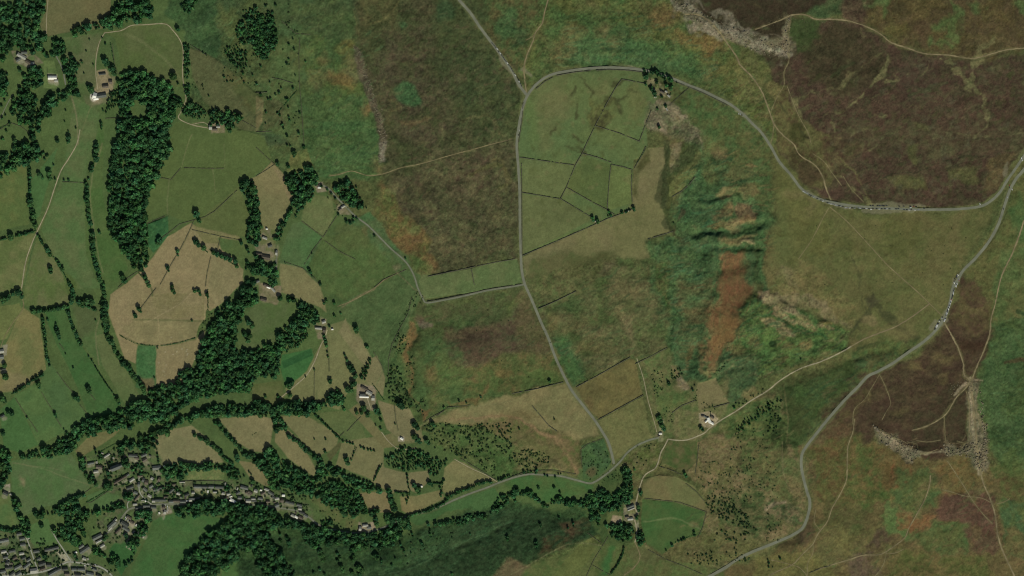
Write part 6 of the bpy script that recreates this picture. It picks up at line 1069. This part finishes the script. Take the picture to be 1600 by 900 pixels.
for x, y, r in rest:
    V, Fc = random.choice(RA); a = random.uniform(0, 6.28); ca, sa = math.cos(a), math.sin(a); s = r*SC*.85; bx_, by_, bz = W(x, y)
    VS.append(np.stack([bx_+s*(V[:, 0]*ca-V[:, 1]*sa), by_+s*(V[:, 0]*sa+V[:, 1]*ca)*.8, bz+V[:, 2]*s*1.4], -1)); FS.append(Fc+off); off += len(V)
link('loose_rocks', arrays_mesh('loose_rocks', np.concatenate(VS), np.concatenate(FS)), mats=(M_SCREE,), kind='stuff', label='small loose gritstone rocks strewn along the crests', category='rocks')

# ------------------------------------------------------------------ buildings
M_STONE = mat('coursed_stone', (150,138,110), noise=(.8, .7, 1.2)); M_SLATE = mat('slate_roof', (84,87,78), noise=(.5, .7, 1.25), var=(.6, 1.6)); M_SLATEB = mat('brown_tile_roof', (92,84,70), noise=(.5, .7, 1.25), var=(.8, 1.2))
M_SLATEL = mat('pale_sheet_roof', (150,148,132), noise=(.3, .8, 1.15)); M_WHITE = mat('white_sheet_roof', (226,222,204), noise=(.3, .85, 1.05)); M_BRICK = mat('chimney_brick', (128,96,76)); M_GLASS = mat('dark_window', (40,46,50), rough=.2, spec=.6); M_DOOR = mat('painted_door', (70,84,74)); M_FRAME = mat('window_frame', (214,210,198))
RM = {'s': (M_SLATE, 'dark slate'), 'b': (M_SLATEB, 'brown tiled'), 'p': (M_SLATEL, 'pale grey'), 'w': (M_WHITE, 'white')}
def box(x0, x1, y0, y1, z0, z1):
    return [(x0,y0,z0),(x1,y0,z0),(x1,y1,z0),(x0,y1,z0),(x0,y0,z1),(x1,y0,z1),(x1,y1,z1),(x0,y1,z1)], [(0,3,2,1),(4,5,6,7),(0,1,5,4),(1,2,6,5),(2,3,7,6),(3,0,4,7)]
def boxes(name, bl):
    V = []; Fc = []
    for b in bl:
        v, f = box(*b); o = len(V); V += v; Fc += [tuple(a+o for a in t) for t in f]
    return arrays_mesh(name, V, np.array(Fc))
def poly_mesh(name, V, Fc):
    me = bpy.data.meshes.new(name); me.from_pydata(V, [], Fc); me.update(); return me
def house(x, y, Lu, wu, rot, roof, label, group=None, name='house', h=5.0, cat='house', chim=True):
    l = Lu*SC/2; d = wu*SC/2; rh = max(1.6, d*.75)
    root = link(name, None, loc=W(x, y, -.3), rz=R(-rot), label=label, category=cat)
    if group: root['group'] = group
    root.empty_display_size = 1
    V = [(-l,-d,-1),(l,-d,-1),(l,d,-1),(-l,d,-1),(-l,-d,h),(l,-d,h),(l,d,h),(-l,d,h),(-l,0,h+rh*.93),(l,0,h+rh*.93)]
    link('wall', poly_mesh('wall', V, [(0,1,5,4),(1,2,6,9,5),(2,3,7,6),(3,0,4,8,7)]), parent=root, mats=(M_STONE,))
    e = .35; t = .22; L2 = l+.25; V = []
    for sx in (-L2, L2):
        V += [(sx,-d-e,h-e*.7),(sx,0,h+rh),(sx,d+e,h-e*.7),(sx,d+e,h-e*.7+t),(sx,0,h+rh+t),(sx,-d-e,h-e*.7+t)]
    Fc = [(0,1,4,5),(1,2,3,4)]; Fc += [tuple(a+6 for a in f[::-1]) for f in Fc]; Fc += [(k, (k+1) % 6+0, (k+1) % 6+6, k+6) for k in range(6)]
    ro = link('roof', poly_mesh('roof', V, Fc), parent=root, mats=(RM[roof][0],))
    if chim:
        n = max(1, int(l/6))
        for k in range(n):
            cx = -l+.6+(2*l-1.2)*(k/(n-1) if n > 1 else 0)
            link('chimney', boxes('chimney', [(cx-.45, cx+.45, -.4, .4, h+rh*.6, h+rh+1.3), (cx-.25, cx-.02, -.15, .15, h+rh+1.3, h+rh+1.7), (cx+.05, cx+.28, -.15, .15, h+rh+1.3, h+rh+1.7)]), parent=ro, mats=(M_BRICK,))
    nw = max(2, min(5, int(2*l/4)))
    for k in range(nw):
        cx = -l+2*l*(k+.5)/nw
        if cat != 'barn': 
            fr = link('window', boxes('window', [(cx-.65, cx+.65, -d-.06, -d+.02, 1.4, 2.7)]), parent=root, mats=(M_FRAME,)); link('pane', boxes('pane', [(cx-.5, cx+.5, -d-.09, -d-.07, 1.55, 2.55)]), parent=fr, mats=(M_GLASS,))
    link('door', boxes('door', [(-l+.5+.2, -l+1.5+.2, d-.02, d+.08, .2, 2.4)]), parent=root, mats=(M_DOOR,))
    return root
kinds = {'h': ('house', 'house', 'stone house'), 't': ('terrace_house', 'house', 'gabled terrace block'), 'b': ('shed', 'barn', 'low shed'), 'f': ('farm_building', 'barn', 'farm building'), 'w': ('house', 'house', 'country house')}
def hadj(k):
    x, y, l, w_, r, ro, kd = HS[k]
    return ('long ' if l > 11.5 else ('small ' if l < 7 else ''))+RM[ro][1]+' roofed '+kinds[kd][2]
lab = describe([(t[0], t[1]) for t in HS], hadj)
for k, (x, y, l, w_, r, ro, kd) in enumerate(HS):
    n_, c_, a_ = kinds[kd]
    if kd in 'hftb' and x < 620 and y > 700 or kd == 'f' or True:
        house(x, y, l*.95, w_*.82, r, ro, lab[k], name=n_, cat=c_, h=4.8 if kd != 'b' else 3.2, chim=(c_ != 'barn' and l > 3), group={'h': 'houses of the village', 't': 'terrace blocks', 'f': 'farm buildings', 'b': 'sheds', 'w': None}[kd])
# church: nave, lower chancel, tower at the west end
ch = link('church', None, loc=W(180, 731, -.3), rz=R(22), label='dark roofed stone church with its tower, among gravestones', category='church')
def gable(name, x0, x1, d, h, rh, par, m, roofm):
    V = [(x0,-d,-1),(x1,-d,-1),(x1,d,-1),(x0,d,-1),(x0,-d,h),(x1,-d,h),(x1,d,h),(x0,d,h),(x0,0,h+rh*.95),(x1,0,h+rh*.95)]
    link('wall' if name == 'nave' else 'chancel_wall', poly_mesh('wall', V, [(0,1,5,4),(1,2,6,9,5),(2,3,7,6),(3,0,4,8,7)]), parent=par, mats=(m,))
    V = [(x0-.2,-d-.3,h-.3),(x0-.2,0,h+rh),(x0-.2,d+.3,h-.3),(x1+.2,-d-.3,h-.3),(x1+.2,0,h+rh),(x1+.2,d+.3,h-.3)]
    return link('roof' if name == 'nave' else 'chancel_roof', poly_mesh('roof', V, [(0,3,4,1),(1,4,5,2),(0,1,2),(3,5,4)]), parent=par, mats=(roofm,))
gable('nave', -12, 12, 6.5, 8, 6, ch, M_STONE, M_SLATE); gable('chancel', 12.3, 19, 4.2, 6, 4, ch, M_STONE, M_SLATE)
link('tower', boxes('tower', [(-18, -12.2, -3, 3, -1, 17)]+[(-18+1.9*i, -17+1.9*i, s*2.7-.3, s*2.7+.3, 17, 18) for i in range(3) for s in (-1, 1)]), parent=ch, mats=(M_STONE,))
link('spire', poly_mesh('spire', [(-17.7,-2.7,17),(-12.5,-2.7,17),(-12.5,2.7,17),(-17.7,2.7,17),(-15.1,0,31)], [(0,1,4),(1,2,4),(2,3,4),(3,0,4)]), parent=ch, mats=(M_SLATEL,))
for k in range(4):
    for s in (-1, 1): fr = link('window', boxes('window', [(-9.7+5.2*k, -8.3+5.2*k, s*6.5-.08, s*6.5+.08, 2.5, 6)]), parent=ch, mats=(M_GLASS,))
gs = [(165+random.uniform(0, 26), 700+random.uniform(0, 20)) for _ in range(44)]+[(160+random.uniform(0, 12), 722+random.uniform(0, 12)) for _ in range(10)]+[(180+random.uniform(0, 22), 744+random.uniform(-8, 4)) for _ in range(8)]
gm = poly_mesh('gravestone', [(-.5,-.12,-.2),(.5,-.12,-.2),(.5,.12,-.2),(-.5,.12,-.2),(-.5,-.12,1),(.5,-.12,1),(.5,.12,1),(-.5,.12,1),(0,-.12,1.3),(0,.12,1.3)], [(0,1,5,8,4),(1,2,6,5),(2,3,7,9,6),(3,0,4,7),(5,6,9,8),(8,9,7,4)]); gm.materials.append(M_STONE)
lab = describe(gs, lambda k: 'grey upright gravestone')
for k, (x, y) in enumerate(gs): link('gravestone', gm, loc=W(x, y), rz=random.uniform(-.2, .2)+.35, scale=(1.3, 1.3, random.uniform(.9, 1.5)), label=lab[k], category='gravestone', group='gravestones in the churchyard')

# ------------------------------------------------------------------ cars
CARC = {'white': (222,220,210), 'silver': (168,170,166), 'dark grey': (52,56,58), 'black': (24,26,28), 'red': (140,44,36), 'dark blue': (36,50,84)}
CM = {k: mat(k.replace(' ', '_')+'_paint', v, rough=.35, spec=.5) for k, v in CARC.items()}; M_TYRE = mat('tyre_rubber', (24,24,24)); M_CGL = mat('car_glass', (28,34,38), rough=.1, spec=.7)
def loft(name, secs):
    V = [p for s in secs for p in s]; n = len(secs[0]); Fc = []
    for k in range(len(secs)-1):
        for a in range(n): Fc.append((k*n+a, k*n+(a+1) % n, (k+1)*n+(a+1) % n, (k+1)*n+a))
    Fc += [tuple(range(n))[::-1], tuple(range((len(secs)-1)*n, len(secs)*n))]; return poly_mesh(name, V, Fc)
def sec(x, w_, z0, z1, t=.85): return [(x,-w_,z0),(x,w_,z0),(x,w_,(z0+z1)/2),(x,w_*t,z1),(x,-w_*t,z1),(x,-w_,(z0+z1)/2)]
BODY = [sec(-2.15,.78,.35,.75), sec(-2.0,.88,.25,.95), sec(-.9,.9,.22,1.0), sec(.6,.9,.22,.98), sec(1.5,.88,.24,.88), sec(2.1,.76,.32,.66)]
CAB = [sec(-1.95,.72,.9,1.0), sec(-1.5,.74,.9,1.42,.82), sec(.1,.74,.9,1.46,.82), sec(1.05,.72,.9,.95)]
ROOFP = [(-1.45,-.6,1.44),(-1.45,.6,1.44),(.1,.6,1.48),(.1,-.6,1.48),(-1.45,-.6,1.47),(-1.45,.6,1.47),(.1,.6,1.51),(.1,-.6,1.51)]
wv = [(r*math.cos(a), s, r*math.sin(a)) for s in (-.1, .1) for r, a in [(.32, k*math.pi/5) for k in range(10)]]
wheel = poly_mesh('wheel', wv, [tuple(range(10)), tuple(range(19, 9, -1))]+[(k, k+10, (k+1) % 10+10, (k+1) % 10) for k in range(10)]); wheel.materials.append(M_TYRE)
glassm = loft('cabin_glass', CAB); glassm.materials.append(M_CGL); BM = {}
for c, m in CM.items():
    b = loft('body', BODY); b.materials.append(m); r_ = poly_mesh('roof_panel', ROOFP, [(4,5,6,7),(0,3,2,1),(0,1,5,4),(1,2,6,5),(2,3,7,6),(3,0,4,7)]); r_.materials.append(m); BM[c] = (b, r_)
ROWS = []
def row(i, j, s, ang, place, w='' ):
    for a in pts(s, i, j): ROWS.append((a[0], a[1], ang, place))
def rowz(x0, y0, z, s, ang, place):
    for t in s.split():
        c = None
        if t[-1] == 'w': c = 'white'; t = t[:-1]
        if t[-1] == 'k': c = 'black'; t = t[:-1]
        if t[-1] == 'r': c = 'red'; t = t[:-1]
        a, b = t.split(','); ROWS.append((x0+float(a)/z, y0+float(b)/z, ang, place, c))
rowz(1200,225,4,"222,296w 232,302 246,308 258,318k 268,324 285,331",-35,"the west end of the long parking line")
rowz(1200,225,4,"308,342k 330,351 343,357w 354,349k 372,367k 384,371 396,375w 408,376 421,381w 432,385 444,386k 455,388 468,391 484,398w 496,399 512,399w 526,400k 542,401",-14,"the curving parking line under the heather")
rowz(1340,300,11.43,"230,243k 273,241k 355,243k 395,243 440,243k 470,249k 518,243k 745,256k 823,255k 940,256k 1000,257r 1047,264k",2,"the upper verge of the straight road")
rowz(1340,300,11.43,"18,284 50,288w 80,292k 120,296k 160,298w 205,297k 243,313w 275,293k 338,297k 385,303w 430,300k 490,297 520,300w 572,302k 687,302k 728,298k 830,313 880,315k 925,322w 945,277w 960,310k 1025,322w 1085,316 1187,293k",2,"the lower verge of the straight road")
rowz(400,0,4,"1476,270k 1488,283k 1498,297 1508,305w 1517,322k 1527,333w 1536,345k 1545,358k 1553,371k 1562,383k 1571,394w 1580,407k 1590,419k 1598,431k",52,"the northwest road verge")
rowz(800,0,4,"5,445k 14,459k 22,471w 30,483k 40,497k 45,510w 52,524k 60,538k",55,"the verge just above the road junction")
rowz(800,0,4,"45,815w 40,845k 1418,711w 1428,714 1438,721k",80,"the loop road")
rowz(1440,420,7.5,"425,71w 414,84 407,97k 390,123k 383,148k 380,166w 433,122 437,135 415,172w 405,182 404,198w 400,207w",65,"the top of the east parking line")
rowz(1440,420,7.5,"382,241k 375,256k 371,272 370,288w 366,303 362,317k 357,334 354,349k 350,362 343,379w 339,393 335,405w 329,418 325,430k 322,443 318,458k 313,472w 309,484k 304,497 300,509k 296,521w 291,534 286,547k",72,"the middle of the east parking line")
rowz(1440,420,7.5,"245,567k 235,580 278,585 275,592w 268,606w 262,612w 255,600k 215,603 205,615w 195,637k 190,648 183,658w 178,668w 173,677w 167,686 160,698k 155,711k",50,"the lower end of the east parking line")
rowz(1200,225,4,"1325,376w 1525,283w 1510,273 1496,334 1470,405k 1584,88w 1590,100 1508,258",70,"the roads at the northeast fork")
rowz(140,770,10,"590,365w 600,385 575,395w 620,400w 560,415 640,415w 600,430w 585,445k 640,455w 625,465w 655,440 605,410k 565,380w",-60,"the village crossroads yard")
rowz(0,790,8,"1130,745 1150,745k 1170,748w 1190,735 1150,775w 1170,775k 1190,775 1210,745k 1060,750w 110,675w 105,740w 75,735k 90,690w 45,700",20,"the bottom left car park")
rowz(140,770,10,"1180,190w 1170,225w 1215,210w 1215,235 1225,265w 1150,280k 1170,300 1210,290w",80,"the yard beside the lower lawn")
ORDN = [o.strip() or 'first' for o in ORD]+['twenty first','twenty second','twenty third','twenty fourth','twenty fifth']
cnt = {}; cars = []
ROWS.sort(key=lambda t: t[0])
for x, y, a, pl, c in ROWS:
    c = c or random.choices(['silver', 'dark grey', 'dark blue', 'red', 'black'], [5, 3, 2, 1, 2])[0]
    if c == 'black' and random.random() < .35: c = 'dark grey'
    cnt.setdefault((c, pl), 0); cars.append((x, y, a, pl, c, cnt[(c, pl)])); cnt[(c, pl)] += 1
for x, y, a, pl, c, n in cars:
    root = link('parked_car', None, loc=W(x, y, .42), rz=R(-a+random.uniform(-5, 5))+(math.pi if random.random() < .4 else 0), scale=(1.12, 1.12, 1.12), category='car', group='cars parked on the verges', label=(f'{c} car, {ORDN[n]} from the left on {pl}' if cnt[(c, pl)] > 1 else f'only {c} car parked on {pl}'))
    link('body', BM[c][0], parent=root); link('roof_panel', BM[c][1], parent=root); link('cabin_glass', glassm, parent=root)
    for wx in (-1.3, 1.3):
        for wy in (-.82, .82): link('wheel', wheel, parent=root, loc=(wx, wy, .3))
    root.location.z -= .1
# roof panel is part of the thing; lay-bys lift cars onto the ribbon height
print('houses', len(HS), 'cars', len(cars), 'bushes', len(BUSH), 'rocks', len(ROCK))
# ------------------------------------------------------------------ sky, sun, camera
w = bpy.data.worlds.new("World"); scene.world = w; w.use_nodes = True
nt = w.node_tree; bg = nt.nodes['Background']; sky = nt.nodes.new('ShaderNodeTexSky'); sky.sky_type = 'NISHITA'; sky.sun_disc = False
SUN_EL, SUN_AZ = 45.0, 160.0          # compass bearing of the sun, north = up the map
sky.sun_elevation = R(SUN_EL); sky.sun_rotation = R(SUN_AZ); sky.air_density = 1.0; sky.dust_density = 1.0
nt.links.new(sky.outputs[0], bg.inputs['Color']); bg.inputs['Strength'].default_value = 0.06
L = bpy.data.lights.new('sun', 'SUN'); L.energy = 3.5; L.angle = R(.5); L.color = (.98, .975, .875)
so = bpy.data.objects.new('sun', L); COL.objects.link(so)
d = Vector((math.sin(R(SUN_AZ))*math.cos(R(SUN_EL)), math.cos(R(SUN_AZ))*math.cos(R(SUN_EL)), math.sin(R(SUN_EL))))
so.rotation_euler = d.to_track_quat('Z', 'Y').to_euler(); so.location = d*4000
cam = bpy.data.cameras.new('camera'); co = bpy.data.objects.new('camera', cam); COL.objects.link(co)
ALT = 30000.0; co.location = (0, 0, ALT); cam.sensor_width = 36; cam.lens = 36*ALT/(1600*SC)
cam.clip_start = 100; cam.clip_end = 200000; scene.camera = co
scene.view_settings.view_transform = 'Standard'; scene.view_settings.look = 'None'; scene.view_settings.exposure = 0; scene.view_settings.gamma = 1
scene.cycles.pixel_filter_type = 'BLACKMAN_HARRIS'; scene.cycles.filter_width = 1.15
